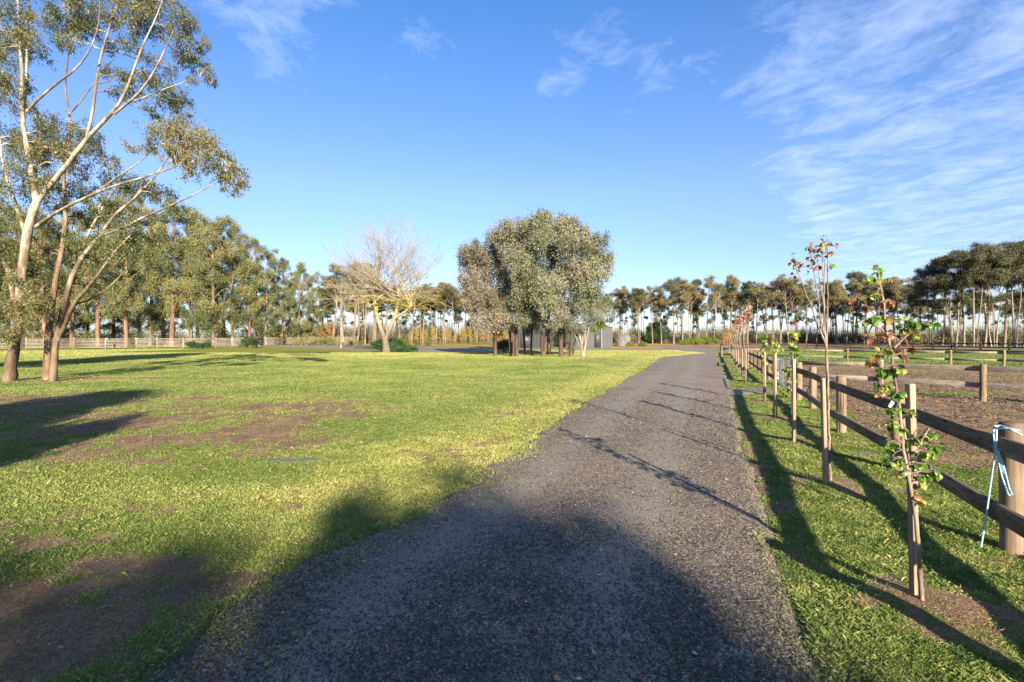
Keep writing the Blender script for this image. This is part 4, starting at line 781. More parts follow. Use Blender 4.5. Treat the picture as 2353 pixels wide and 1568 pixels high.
# undergrowth belt at the foot of the far rows: one mass
rgu = np.random.default_rng(70); C_ = []; V_ = []
tu = TB()
for k in range(600):
    px = rgu.uniform(600, 2500) if k < 470 else rgu.uniform(690, 1180); dep = rgu.uniform(136, 150) if px < 2080 else rgu.uniform(108, 124); c = np.array([gx(px, dep), dep, float(zt(0, dep))]); hh = rgu.uniform(2.0, 5.8) if px > 1180 else rgu.uniform(2.4, 8.0); wv = rgu.uniform(1.6, 3.2)
    m = 620; p = rgu.normal(0, 1, (m, 3)); p /= np.linalg.norm(p, axis=1)[:, None]; p *= rgu.uniform(.5, 1, (m, 1)); p[:, 2] = np.abs(p[:, 2]); C_.append(c+p*np.array([wv, wv, hh])); V_.append(np.full(m, rgu.uniform(0, 1))+rgu.normal(0, .15, m))
    if k % 2 == 0:
        for q in range(10):
            a = rgu.uniform(0, 6.28); e = c+np.array([math.cos(a)*rgu.uniform(.3, 2), math.sin(a), hh*rgu.uniform(.7, 1.15)]); tu.tube([c, (c+e)/2+rgu.normal(0, .2, 3), e], [.05, .04, .015], 3, rgu.uniform(), False)
ug = leaf_mesh('undergrowth', np.vstack(C_), rgu, .34, .16, .1, F_OLIVE, np.concatenate(V_)); tag(ug, 'olive and brown scrub along the foot of the far gum rows', 'undergrowth', None, 'stuff')
tag(tu.build('dry_undergrowth', F_TWIG), 'bare pinkish twigs standing up out of the far scrub', 'undergrowth', None, 'stuff')
# shaded understorey of the dense wood
C_ = []; V_ = []
for k in range(170):
    px = rgu.uniform(-150, 760); dep = rgu.uniform(112, 135); c = np.array([gx(px, dep), dep, float(zt(0, dep))]); hh = rgu.uniform(2, 6); wv = rgu.uniform(2, 4); m = 420
    p = rgu.normal(0, 1, (m, 3)); p /= np.linalg.norm(p, axis=1)[:, None]; p *= rgu.uniform(.5, 1, (m, 1)); p[:, 2] = np.abs(p[:, 2]); C_.append(c+p*np.array([wv, wv, hh])); V_.append(np.full(m, rgu.uniform(0, 1))+rgu.normal(0, .15, m))
ug = leaf_mesh('undergrowth', np.vstack(C_), rgu, .36, .18, .1, F_DENSE, np.concatenate(V_)); tag(ug, 'shaded green understorey between the trunks of the dense wood', 'undergrowth', None, 'stuff')

# ---------------------------------------------------------------- shrubs and small plants
def put(proto, usedset, px, dep, s, label, group, rz=None):
    x_ = gx(px, dep); loc = (x_, dep, float(land_z(np.array([x_]), np.array([dep]))[0])+.02)
    if proto.name in usedset: return dup(proto, loc, rp.uniform(0, 6.28) if rz is None else rz, s, label, group)
    usedset.add(proto.name); proto.location = loc; proto.scale = (s, s, s); proto['label'] = label; proto['group'] = group; return proto
us = set()
gb = bush('garden_shrub', 400, 1.3, 1.5, F_LIME, 9, .14, .06, 170)
for k, (px, dep) in enumerate([(700, 115), (722, 115), (742, 114), (762, 114), (784, 114), (806, 113), (826, 113), (935, 111), (960, 111), (985, 110)]):
    put(gb, us, px, dep, rp.uniform(.8, 1.2), ORD[k]+' lime green shrub along the orange mulch bed behind the bare tree', 'lime shrubs in the long mulch bed')
hb = bush('hedge_plant', 401, .9, 1.3, F_LIME, 8, .13, .05, 150)
for k in range(17):
    put(hb, us, 1005+k*11.0+rp.uniform(-2, 2), 113, rp.uniform(.85, 1.15), ORD[k]+' low yellow green plant in the line under the dark fence', 'low plants under the dark fence')
bb = bush('rounded_shrub', 402, 2.0, 3.0, F_LIME, 16, .17, .08, 260)
for k, (px, dep, s) in enumerate([(1576, 113, .95), (1592, 113, 1.1), (1607, 113, .9), (1640, 112, 1.05), (1448, 100, .6), (1478, 99, .65)]):
    put(bb, us, px, dep, s, ['rounded lime shrub at the road end nearest the shed', 'largest rounded lime shrub at the end of the road', 'rounded shrub just right of the largest one at the road end', 'rounded shrub where the far mulch bed meets the fence', 'small lime shrub in the mulch bed beside the shed', 'small shrub at the tip of the shed mulch bed'][k], 'rounded shrubs on the mulch beds')
us_ = set()
cb = bush('conical_shrub', 403, 3.0, 1.7, F_LIME, 14, .16, .07, 220)
put(cb, us_, 1620, 114, 1.0, 'upright yellow green shrub at the end of the road', None)
ag = bush('clump_plant', 404, 1.5, 4.6, F_DARKBUSH, 26, .5, .07, 160, -.6)
put(ag, us_, 936, 68, .62, 'low dark green strappy plants at the foot of the bare tree', None)
db = bush('dark_shrub', 405, 2.4, 2.4, F_DARKBUSH, 12, .2, .09, 320)
for k, (px, dep, s, lb) in enumerate([(872, 69, .9, 'dark upright shrub behind the bare tree trunk'), (459, 88, .55, 'low dark bush against the pale fence beside the small twiggy tree'), (574, 92, 1.1, 'taller dark shrub against the pale fence'), (440, 90, .7, 'dark bush in front of the pale fence next to the twiggy tree'), (908, 70, 1.0, 'dark shrub tucked between bare tree and strappy plants'), (475, 91, .6, 'small dark bush near the pale fence posts'), (1157, 66, .9, 'dark leafy shrub at the shaded side of the gum clump')]):
    put(db, us, px, dep, s, lb, 'dark shrubs')
# autumn saplings, orange and yellow
def sapling_far(name, seed, Ht, leafm, wd=1.0):
    rg = np.random.default_rng(seed); root = thing(name, 'x', 'tree', (0, 0, 0)); limbs = [([np.array([0, 0, -.1]), np.array([.03, 0, Ht*.5]), np.array([0, 0, Ht*.95])], [.06, .045, .015])]; cl = []
    for q in range(9):
        z = Ht*(.3+.68*q/9); a = q*2.4; d = wd*.4*(1-q/11); cl.append((np.array([math.cos(a)*d, math.sin(a)*d, z]), wd*.38, rg.uniform(.1, .9)))
    crown_tree(root, limbs, cl, rg, B_ROW, leafm, .16, .10, .3, 480, 5, .012, 6, .015, 1.2, None, .6, minr=0); return root
sf = [sapling_far('autumn_sapling', 410+k, 4.6, [F_AUTYEL, F_AUTYEL, F_AUT][k], [1.1, .9, 1.4][k]) for k in range(3)]
for k in range(22):
    put(sf[k % 2], us, 945+k*11.5+rp.uniform(-4, 4), 117+rp.uniform(-1, 1), rp.uniform(.7, 1.1), ORD[k]+' yellow autumn sapling in the row behind the dark fence', 'yellow saplings behind the dark fence')
for k, (px, dep, s, lb) in enumerate([(738, 121, 1.1, 'orange autumn tree beyond the pale fence left of the bare tree'), (756, 120, 1.25, 'largest red orange autumn tree beyond the pale fence'), (640, 122, .8, 'orange autumn tree low at the dense wood edge'), (1665, 96, .9, 'orange leaved sapling far along the paddock fence'), (1672, 84, .7, 'small orange sapling beside the paddock fence end'), (1148, 112, .9, 'orange autumn tree seen beside the clump of gums')]):
    put(sf[2], us, px, dep, s, lb, 'orange autumn trees')
# slender twiggy trees
def twiggy(name, seed, Ht, mat, wd=.35, n=26):
    rg = np.random.default_rng(seed); root = thing(name, 'x', 'tree', (0, 0, 0)); tb = TB(); P, R = resample([np.array([0, 0, -.1]), np.array([rg.normal(0, .05), 0, Ht*.5]), np.array([0, 0, Ht*.96])], [.07*Ht/5, .05*Ht/5, .01], .3); tb.tube(P, R, 6, 0, True)
    tw = TB()
    for q in range(n):
        i_ = rg.integers(len(P)//4, len(P)-1); a = rg.uniform(0, 6.28); L_ = Ht*wd*(1.1-i_/len(P))*rg.uniform(.5, 1); e = P[i_]+np.array([math.cos(a)*L_, math.sin(a)*L_, L_*1.2]); Q = curve_pts(P[i_], e, -.08, rg, 5, .15); tw.tube(Q, np.linspace(R[i_]*.5+.006, .005, 5), 3, 0, False)
        for w in range(5):
            s0 = Q[rg.integers(1, 5)]; d = rg.normal(0, 1, 3)+np.array([math.cos(a), math.sin(a), 1.2]); d /= np.linalg.norm(d); tw.tube([s0, s0+d*L_*.25, s0+d*L_*.5+rg.normal(0, .03, 3)], [.010, .007, .004], 3, 0, False)
    tb.add(np.vstack(tw.V), np.vstack(tw.F)); tb.build('trunk', mat, root, True); return root
tp = twiggy('twiggy_tree', 430, 4.2, B_ROW, .4, 34)
for k, (px, dep, s, lb) in enumerate([(411, 83, 1.15, 'small leafless twiggy tree in front of the pale fence'), (703, 100, .75, 'thin leafless sapling on the lawn edge before the mulch bed'), (812, 92, .7, 'thin leafless sapling standing near the bare tree'), (1422, 98, 1.2, 'pinkish leafless tree at the corner of the grey shed'), (1437, 101, .9, 'leafless shrub tree behind the mulch bed by the shed'), (530, 86, .3, 'tiny leafless sapling in front of the pale fence')]):
    put(tp, us, px, dep, s, lb, 'small leafless trees')
sb = twiggy('slender_tree', 431, 15, B_PAPER, .32, 44); put(sb, us_, 784, 92, 1.0, 'slender pale leafless tree left of the bare tree', None)

# ---------------------------------------------------------------- trees behind and beside the viewpoint whose shade falls on the scene
def shade_tree(x, y, Ht, wd, seed, label, ncl=20, zlo=.45):
    rg = np.random.default_rng(seed); root = thing('gum_tree', label, 'tree', (x, y, 0)); limbs = [([np.array([0, 0, -.2]), np.array([.1, 0, Ht*.4]), np.array([0, .1, Ht*.9])], [.24, .17, .05])]; cl = []
    for q in range(ncl):
        t = (q+.5)/ncl; z = Ht*(zlo+(.92-zlo)*t); pr = math.sqrt(max(.05, 1-((t-.35)/.68)**2)); a = q*2.4; d = wd*pr*.72*rg.uniform(.3, 1); cl.append((np.array([math.cos(a)*d, math.sin(a)*d, z]), wd*.34, rg.uniform(.2, .7)))
    crown_tree(root, limbs, cl, rg, B_CREAMBR, F_DENSE, .24, .12, .5, 900, 8, .02, 10, .05, .8, None, .6, minr=0); return root
ux, uy = math.sin(SUN_AZ), math.cos(SUN_AZ)
def shade_at(tipx, tipy, R, wd, seed, label, zlo=.45, ncl=20):
    Ht = R*math.tan(SUN_EL); shade_tree(tipx+ux*R, tipy+uy*R, Ht*1.02, wd, seed, label, ncl, zlo)
shade_at(-1.2, 6.1, 27, 2.2, 501, 'gum behind the viewpoint that shades the gravel in front', .2, 42)
shade_at(.3, 4.7, 25, 1.6, 502, 'second gum behind the viewpoint with a lower crown', .15, 34)
shade_at(-2.7, 5.0, 29, 1.7, 503, 'gum behind the viewpoint shading the lawn corner', .15, 34)
shade_at(1.15, 3.4, 24, 1.0, 504, 'small dense gum behind the viewpoint near the fence', .1, 24)
shade_at(-4.5, 4.1, 27, 2.1, 511, 'gum behind the viewpoint shading the bare soil corner', .1, 34)
shade_at(-13.2, 15.6, 17, 2.3, 505, 'gum beside the lawn outside the view casting the far dark patch', .35, 24)
shade_at(-9.2, 10.2, 16, 1.7, 506, 'gum beside the lawn outside the view casting the near dark patch', .35, 20)
shade_at(-19, 14.8, 17, 2.4, 507, 'third gum beside the lawn outside the view', .3, 20)
shade_at(-13.5, 9.6, 16, 1.8, 508, 'fourth gum beside the lawn outside the view', .3, 18)
shade_at(-42, 60, 40, 5, 510, 'very tall gum outside the view shading the far lawn', .3, 26)
# ---------------------------------------------------------------- fences
def wood(name, a, b, c, st=(1, 1, .06), scale=9):
    m = M(name); v = m.coord('Object', st); n = m.noise(scale, 6, .65, v, .3); n2 = m.noise(2.2, 3, .6); n3 = m.noise(60, 3, .6, v)
    f = m.math('ADD', m.math('ADD', m.math('MULTIPLY', n, .55), m.math('MULTIPLY', n2, .25)), m.math('MULTIPLY', n3, .2)); vc_ = m.coord('Object', (st[0], st[1], st[2]*.5)); ck = m.math('MULTIPLY', m.math('SUBTRACT', m.noise(scale*3.2, 3, .5, vc_, .2), .60), 14, True); cc = m.mix(ck, m.ramp(f, [(.36, a), (.5, b), (.64, c)]), tuple(q*.35 for q in a)); m.col(cc); m.rough(.85); m.bump(m.math('SUBTRACT', f, ck), .7, .012); return m.m
W_POST = wood('weathered_post', (.09, .058, .036), (.20, .142, .092), (.30, .225, .16))
W_RAIL = wood('weathered_rail', (.075, .055, .042), (.16, .125, .10), (.27, .22, .18), (1, 1, 1), 12)
W_RAILS = {}
def rail_mat(ang, base, nm):
    m = M(nm); v = m.coord('Object', (1, 1, 1), (0, 0, -ang)); mp = m.n('ShaderNodeMapping'); m.L.new(v, mp.inputs[0]); mp.inputs['Scale'].default_value = (.12, 1, 1)
    n = m.noise(28, 6, .65, mp.outputs[0], .4); n2 = m.noise(1.8, 4, .6, mp.outputs[0]); f = m.math('ADD', m.math('MULTIPLY', n, .6), m.math('MULTIPLY', n2, .4)); n = m.noise(70, 3, .5, mp.outputs[0], .2); ck = m.math('MULTIPLY', m.math('SUBTRACT', n, .58), 12, True); m.col(m.mix(ck, m.ramp(f, [(.36, base[0]), (.5, base[1]), (.64, base[2])]), tuple(q*.4 for q in base[0]))); m.rough(.85); m.bump(n, .5, .008); return m.m
DK = [(.055, .040, .030), (.135, .100, .075), (.25, .195, .155)]; PL = [(.10, .08, .065), (.21, .175, .145), (.32, .28, .235)]
W_BLACK = wood('dark_painted_timber', (.018, .014, .014), (.045, .036, .032), (.10, .08, .07))
W_PALE = wood('silvered_pine', (.15, .125, .10), (.27, .235, .19), (.38, .34, .29))
def fence(name, label, P, heights, r, postm, railm, side, spacing=None, rail=(.14, .045), square=False, top=1.08, skip=(), bolts=False):
    """P: corner points (x, y); rails on the given side of the posts"""
    P = [np.array(p, float) for p in P]; root = thing(name, label, 'fence', (*P[0], 0)); o = np.array([*P[0], 0]); posts = [P[0]]
    for a, b in zip(P[:-1], P[1:]):
        L = np.linalg.norm(b-a); k = 1 if spacing is None else max(1, round(L/spacing))
        posts += [a+(b-a)*q/k for q in range(1, k+1)]
    rg = np.random.default_rng(int(abs(P[0][0]*77))+3)
    zz = lambda p: float(land_z(np.array([p[0]]), np.array([p[1]]))[0]) if p[1] < 60 else float(zt(0, p[1]))
    for q, p in enumerate(posts):
        if q in skip: continue
        t = TB(); z0 = zz(p); hh = top*(1+rg.normal(0, .01))
        lx, ly = rg.normal(0, .008, 2)
        if square: t.box((p[0]-o[0], p[1]-o[1], z0+hh/2-.1), (r*2, r*2, hh+.2), Rz(math.atan2(P[1][1]-P[0][1], P[1][0]-P[0][0])))
        else: t.tube([(p[0]-o[0], p[1]-o[1], z0-.2), (p[0]-o[0]+lx*.5, p[1]-o[1]+ly*.5, z0+hh*.5), (p[0]-o[0]+lx, p[1]-o[1]+ly, z0+hh-.012), (p[0]-o[0]+lx, p[1]-o[1]+ly, z0+hh)], [r*1.02, r, r*.99, r*.90], 16)
        t.build('post', postm, root, False)
    for h_ in heights:
        for q in range(len(posts)-1):
            a, b = posts[q], posts[q+1]
            if (q, h_) in skip: continue
            d = (b-a)/np.linalg.norm(b-a); nrm = np.array([-d[1], d[0]])*side; off = nrm*(r+rail[1]/2-.004); za, zb = zz(a)+h_, zz(b)+h_
            A = np.array([*(a+off+d*.0015), za+rg.normal(0, .006)])-o; B = np.array([*(b+off-d*.0015), zb+rg.normal(0, .006)])-o; dr = B-A
            if bolts:
                u_ = dr/np.linalg.norm(dr); n3 = np.array([*nrm, 0])
                for e_ in (A+u_*.035, B-u_*.035):
                    for s_ in (-.038, .038): tt = TB(); c_ = e_+n3*rail[1]/2+np.array([0, 0, s_]); tt.tube([c_-n3*.002, c_+n3*.005], .008, 8); tt.build('nail_head', W_BLACK, root)
            t = TB(); t.box((A+B)/2, (np.linalg.norm(dr), rail[1], rail[0]), align_x(dr)); t.build('rail', railm, root, bevel=.004 if np.hypot(*a) < 20 else 0)
    return root
fd = np.array([.405, .914]); f0 = np.array([4.2, 3.81])
fp = [f0-fd*3.0, f0, (5.25, 6.2), (6.3, 8.71), (7.68, 11.6), (8.45, 13.4)]
A1 = math.atan2(.914, .405)
RM1 = rail_mat(A1, DK, 'rail_timber_dark'); 
fence('paddock_fence', 'post and rail fence beside the saplings with round posts and two dark rails', fp, (.885, .315), .082, W_POST, RM1, 1, None, (.145, .045), bolts=True)
g2 = [(10.35, 17.8), (11.4, 20.2), (12.4, 22.5), (13.5, 24.9)]+[(13.5+.443*2.55*k, 24.9+2.55*k) for k in range(1, 15)]
fence('paddock_fence', 'dark post and rail fence continuing beyond the metal gate toward the road end', g2, (.885, .315), .09, wood('dark_post', (.06, .04, .03), (.14, .10, .075), (.22, .17, .13)), RM1, 1, None, (.14, .045))
A2 = math.atan2(-4.6, 3.7); RM2 = rail_mat(A2, PL, 'rail_timber_pale')
fa = [(10.5, 17.3), (12.15, 15.0), (13.55, 13.1), (15.2, 11.0), (16.9, 8.9)]
fence('paddock_fence', 'pale two rail fence crossing the brown paddock behind the nearest saplings', fa, (.93, .46), .075, W_POST, RM2, 1, None, (.15, .045))
fb = [(20.5, 44.5), (23.2, 42), (27.7, 37.6), (30.2, 35.0), (31.8, 33.0), (33.5, 31.0), (36.0, 28.2), (38.5, 25.4)]
fence('paddock_fence', 'pale two rail fence standing before the green grass belt', fb, (.90, .38), .08, W_POST, RM2, 1, None, (.15, .05))
fence('paddock_fence', 'far dark three rail fence below the dark crowned gums', [(63.5, 122), (62.8, 100), (61.8, 80), (61, 66), (60.5, 52), (60, 42)], (1.3, .85, .4), .09, W_BLACK, W_BLACK, 1, 3.4, (.16, .05), False, 1.45)
fence('paddock_fence', 'far dark fence along the back of the paddocks', [(44, 118), (54, 119.5), (63, 121)], (1.15, .75, .35), .08, W_BLACK, W_BLACK, -1, 3.2, (.15, .05), False, 1.3)
fence('paddock_fence', 'dark fence crossing the far green belt', [(33, 72), (42, 69), (52, 66), (60.8, 63)], (1.0, .55), .08, W_BLACK, W_BLACK, -1, 3.2, (.14, .05), False, 1.15)
fence('dark_fence', 'long dark post and rail fence behind the yellow saplings', [(-27, 120), (-12, 119), (4, 118), (14, 117.5)], (1.1, .65), .08, W_BLACK, W_BLACK, -1, 2.6, (.16, .05), False, 1.3)
PF = [(gx(-60, 80), 80), (gx(60, 84), 84), (gx(170, 88), 88), (gx(245, 87), 87), (gx(313, 90), 90), (gx(361, 92), 92), (gx(421, 93), 93), (gx(496, 97), 97), (gx(533, 98), 98), (gx(607, 106), 106), (gx(658, 113), 113), (gx(710, 119), 119), (gx(765, 122), 122), (gx(822, 124), 124)]
fence('pale_fence', 'tall pale silvered fence with seven horizontal boards in front of the dense wood', PF, (.28, .55, .82, 1.09, 1.36, 1.63, 1.90), .13, W_PALE, W_PALE, -1, None, (.12, .04), True, 2.15)

# ---------------------------------------------------------------- galvanised gate
mt = M('galvanised_steel'); mt.col(mt.ramp(mt.noise(8), [(.3, (.26, .27, .29)), (.7, (.42, .44, .46))])); mt.b.inputs['Metallic'].default_value = .6; mt.rough(.4); STEEL = mt.m
ga, gb_ = np.array([8.50, 13.55]), np.array([10.28, 17.62]); gate = thing('metal_gate', 'galvanised metal farm gate with wire mesh between wooden posts', 'gate', (*ga, 0))
gd = gb_-ga; GL = np.linalg.norm(gd); gd /= GL
def gp(t, z): return np.array([gd[0]*t, gd[1]*t, z])
t = TB(); z0_, z1_ = .12, 1.12; rc = .12; q_ = []
for (cx_, cz_, a0) in [(GL-rc-.08, z1_-rc, 0), (rc+.06, z1_-rc, 90), (rc+.06, z0_+rc, 180), (GL-rc-.08, z0_+rc, 270)]:
    for a in range(0, 91, 30): q_.append(gp(cx_+rc*math.cos(math.radians(a0+a)), cz_+rc*math.sin(math.radians(a0+a))))
q_.append(q_[0]); t.tube(q_, .021, 8); t.build('frame', STEEL, gate, True)
for tt in (GL*.36, GL*.68):
    t = TB(); t.tube([gp(tt, z0_), gp(tt, z1_)], .016, 8); t.build('upright', STEEL, gate, True)
t = TB(); t.tube([gp(.12, z0_+.05), gp(GL*.36, z1_-.03)], .013, 6); t.tube([gp(GL-.14, z0_+.05), gp(GL*.68, z1_-.03)], .013, 6); t.build('brace', STEEL, gate, True)
t = TB()
for k in range(1, 30): t.tube([gp(.08+k*(GL-.18)/30, z0_+.02), gp(.08+k*(GL-.18)/30, z1_-.02)], .0026, 4)
for k in range(1, 8): t.tube([gp(.08, z0_+k*(z1_-z0_)/8), gp(GL-.1, z0_+k*(z1_-z0_)/8)], .0026, 4)
t.build('wire_mesh', STEEL, gate)
for z in (.35, .9):
    t = TB(); t.box(gp(-.02, z), (.12, .05, .05), align_x(np.array([*gd, 0]))); t.build('hinge', STEEL, gate)
bs = M('black_rope'); bs.col((.02, .02, .02))
t = TB(); t.tube([(8.05, 12.35, .86), (8.2, 12.5, .6), (8.16, 12.6, .3), (8.3, 12.75, .05)], .012, 6); tag(t.build('tie_strap', bs.m, None, True), 'black strap hanging from the dark rail near the gate', 'strap')

# ---------------------------------------------------------------- blue rope on the nearest post
rp_ = M('blue_rope'); wv = rp_.n('ShaderNodeTexWave', wave_type='BANDS', bands_direction='DIAGONAL'); rp_.L.new(rp_.tc.outputs['Object'], wv.inputs[0]); wv.inputs['Scale'].default_value = 38
rp_.col(rp_.mix(wv.outputs['Fac'], (.10, .34, .50), (.55, .70, .72))); rp_.rough(.6)
rope = thing('rope', 'frayed blue and white rope looped over the top rail beside the nearest fence post', 'rope', (4.0, 3.7, 0)); ro = Vector((4.0, 3.7, 0))
def rpts(L, y): return [np.array(at(a, b, y+(c if True else 0))-ro) for a, b, c in L]
nl = lambda px: None
def twist(t, P, R, n=3):
    P = np.asarray(P, float); s = np.concatenate([[0], np.cumsum(np.linalg.norm(np.diff(P, axis=0), axis=1))]); m = max(12, int(s[-1]/.006)); u_ = np.linspace(0, s[-1], m); Q = np.stack([np.interp(u_, s, P[:, k]) for k in range(3)], 1)
    for _ in range(12): Q[1:-1] = .25*Q[:-2]+.5*Q[1:-1]+.25*Q[2:]
    T_ = np.gradient(Q, axis=0); T_ /= np.linalg.norm(T_, axis=1)[:, None]; A_ = np.cross(T_, [0, 1, .1]); A_ /= np.linalg.norm(A_, axis=1)[:, None]; B_ = np.cross(T_, A_)
    for k in range(n):
        ph = u_/.035*6.283+k*2.094; t.tube(Q+(A_*np.cos(ph)[:, None]+B_*np.sin(ph)[:, None])*R*.55, R*.62, 5)
def fence_pt(px, off=.16):
    """point on the camera side face of the rails seen at this pixel column"""
    k_ = (px-CX)/F; n_ = np.array([-.914, .405]); o_ = f0+n_*off; d = (o_[0]-k_*o_[1])/(k_*fd[1]-fd[0]); return o_+fd*d
def rail_point(px, py, off=.165):
    p = fence_pt(px, off); return np.array([p[0], p[1], H+(HY-py)/F*p[1]])-np.array(ro)
top = .885+.0725
pA = rail_point(2285, 985); 
t = TB(); twist(t, [rail_point(2286, 990, .02)+np.array([.0, .0, 0]), rail_point(2284, 978, .09), rail_point(2283, 1000), rail_point(2287, 1036), rail_point(2276, 1113), rail_point(2266, 1187, .20), rail_point(2254, 1258, .24)], .006); t.build('strand', rp_.m, rope, True)
t = TB(); twist(t, [rail_point(2292, 976, .05), rail_point(2290, 990, .16), rail_point(2289, 1036), rail_point(2302, 1095), rail_point(2318, 1140), rail_point(2322, 1136, .12)], .006); t.build('strand', rp_.m, rope, True)
t = TB(); twist(t, [rail_point(2284, 980, .15), rail_point(2300, 978, .10), rail_point(2325, 988, .09), rail_point(2348, 1000, .02)], .0075); twist(t, [rail_point(2287, 985, .15), rail_point(2312, 984, .11), rail_point(2345, 990, .03)], .0065); t.build('strand', rp_.m, rope, True)
for k in range(3):
    t = TB(); twist(t, [rail_point(2290+k*2, 1036, .16+k*.005), rail_point(2303+k*3, 1080, .17), rail_point(2314+k*3, 1110+k*8, .165), rail_point(2324+k, 1136, .13)], .005); t.build('strand', rp_.m, rope, True)

# ---------------------------------------------------------------- grey sheds
def corr(name, base, sc=7.0):
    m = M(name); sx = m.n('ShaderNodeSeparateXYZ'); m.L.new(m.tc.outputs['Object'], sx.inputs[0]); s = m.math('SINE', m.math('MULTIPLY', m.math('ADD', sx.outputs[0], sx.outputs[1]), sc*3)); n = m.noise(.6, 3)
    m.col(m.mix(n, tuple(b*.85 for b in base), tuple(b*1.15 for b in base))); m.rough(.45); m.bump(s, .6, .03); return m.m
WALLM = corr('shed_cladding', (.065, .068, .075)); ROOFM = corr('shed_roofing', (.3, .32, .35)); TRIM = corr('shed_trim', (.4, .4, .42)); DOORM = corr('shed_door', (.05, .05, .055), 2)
WALL_SHADED = corr('shaded_cladding', (.022, .026, .030))  # shade of the trees put into the small shed's wall colour
def shed(label, x0, x1, y0, dep, he, hr, doors, pipes, name='shed', wall=WALLM):
    root = thing(name, label, 'shed', ((x0+x1)/2, y0, .2)); hw = (x1-x0)/2
    w = TB(); V = np.array([[-hw, 0, -.3], [hw, 0, -.3], [hw, 0, he], [0, 0, hr], [-hw, 0, he], [-hw, dep, -.3], [hw, dep, -.3], [hw, dep, he], [0, dep, hr], [-hw, dep, he]])
    w.add(V, [[0, 1, 2, 4], [5, 9, 7, 6], [0, 4, 9, 5], [1, 6, 7, 2], [4, 2, 3, 3], [9, 8, 8, 7]]); 
    me = bpy.data.meshes.new('wall'); me.from_pydata(V.tolist(), [], [(0, 1, 2, 3, 4), (5, 9, 8, 7, 6), (0, 4, 9, 5), (1, 6, 7, 2)]); me.materials.append(wall); link('wall', me, root)
    r = TB(); s = (hr-he)/hw; ov = .25
    for sg in (-1, 1):
        V = np.array([[0, -ov, hr+.05], [sg*(hw+ov), -ov, he-s*ov+.05], [sg*(hw+ov), dep+ov, he-s*ov+.05], [0, dep+ov, hr+.05]]); V2 = V+[0, 0, .07]
        r.add(np.vstack([V, V2]), [[0, 1, 2, 3], [4, 7, 6, 5], [0, 4, 5, 1], [1, 5, 6, 2], [2, 6, 7, 3], [3, 7, 4, 0]])
    r.build('roof', ROOFM, root)
    g_ = TB()
    for sg in (-1, 1): g_.tube([(0, -ov-.02, hr+.06), (sg*(hw+ov), -ov-.02, he-s*ov+.06)], .07, 4)
    g_.build('barge_board', TRIM, root)
    for (a, b, hh) in doors:
        d = TB(); d.box(((a+b)/2-(x0+x1)/2, -.03, hh/2), (b-a, .06, hh)); d.build('roller_door', DOORM, root)
    for a in pipes:
        d = TB(); d.tube([(a-(x0+x1)/2, -.09, 0), (a-(x0+x1)/2, -.09, he-.05)], .06, 6); d.build('downpipe', TRIM, root)
shed('smaller grey shed with a pale gable seen between the dark trunks', gx(1180, 92), gx(1272, 92), 92, 12, 3.9, 5.1, [(gx(1196, 92), gx(1222, 92), 3.0)], [], wall=WALL_SHADED)
shed('large dark grey steel shed behind the pale papery tree', gx(1300, 95), gx(1408, 95), 95, 16, 4.2, 5.4, [(gx(1366, 95), gx(1381, 95), 3.6)], [gx(1382.5, 95), gx(1344, 95)])
wt = M('tank_green'); wt.col((.16, .18, .18)); root = thing('water_tank', 'squat grey green water tank behind the mulch bed by the shed', 'water tank', (gx(1433, 108), 108, .4))
t = TB(); t.tube([(0, 0, -.2), (0, 0, 2.3)], 1.5, 28); 
for z in np.arange(.3, 2.2, .3): t.tube([(0, 0, z), (0, 0, z+.06)], 1.53, 28)
t.build('tank_wall', wt.m, root); t = TB(); t.tube([(0, 0, 2.3), (0, 0, 2.55), (0, 0, 2.62)], [1.52, .9, .2], 28); t.build('lid', wt.m, root)
# drain box at the end of the gravel strip
dbm = M('black_plastic'); dbm.col((.015, .015, .017)); dbm.rough(.5)
rt_ = thing('drain_pit', 'small black drain box at the road edge beside the gravel strip', 'drain', (14.05, 30.6, 0)); t = TB(); t.box((0, 0, .09), (.42, .3, .26)); t.build('box', dbm.m, rt_, bevel=.01); t = TB()
for q in range(5): t.box((-.16+q*.08, 0, .232), (.03, .26, .02))
t.build('grate', dbm.m, rt_)
# stock trough-like rails: two low marker posts on the lawn before the pale fence
for px_p, lb in ((243, 'stout pale corner post standing just in front of the long pale fence'), (595, 'small pale post on the lawn edge near the tall dark shrub')):
    d_ = 85 if px_p == 243 else 98; t = TB(); t.box((0, 0, .9 if px_p == 243 else .4), (.22, .22, 1.9 if px_p == 243 else .9)); o_ = t.build('post', W_PALE, None, False, (gx(px_p, d_), d_, float(zt(0, d_)))); o_.name = 'marker_post'; tag(o_, lb, 'post')

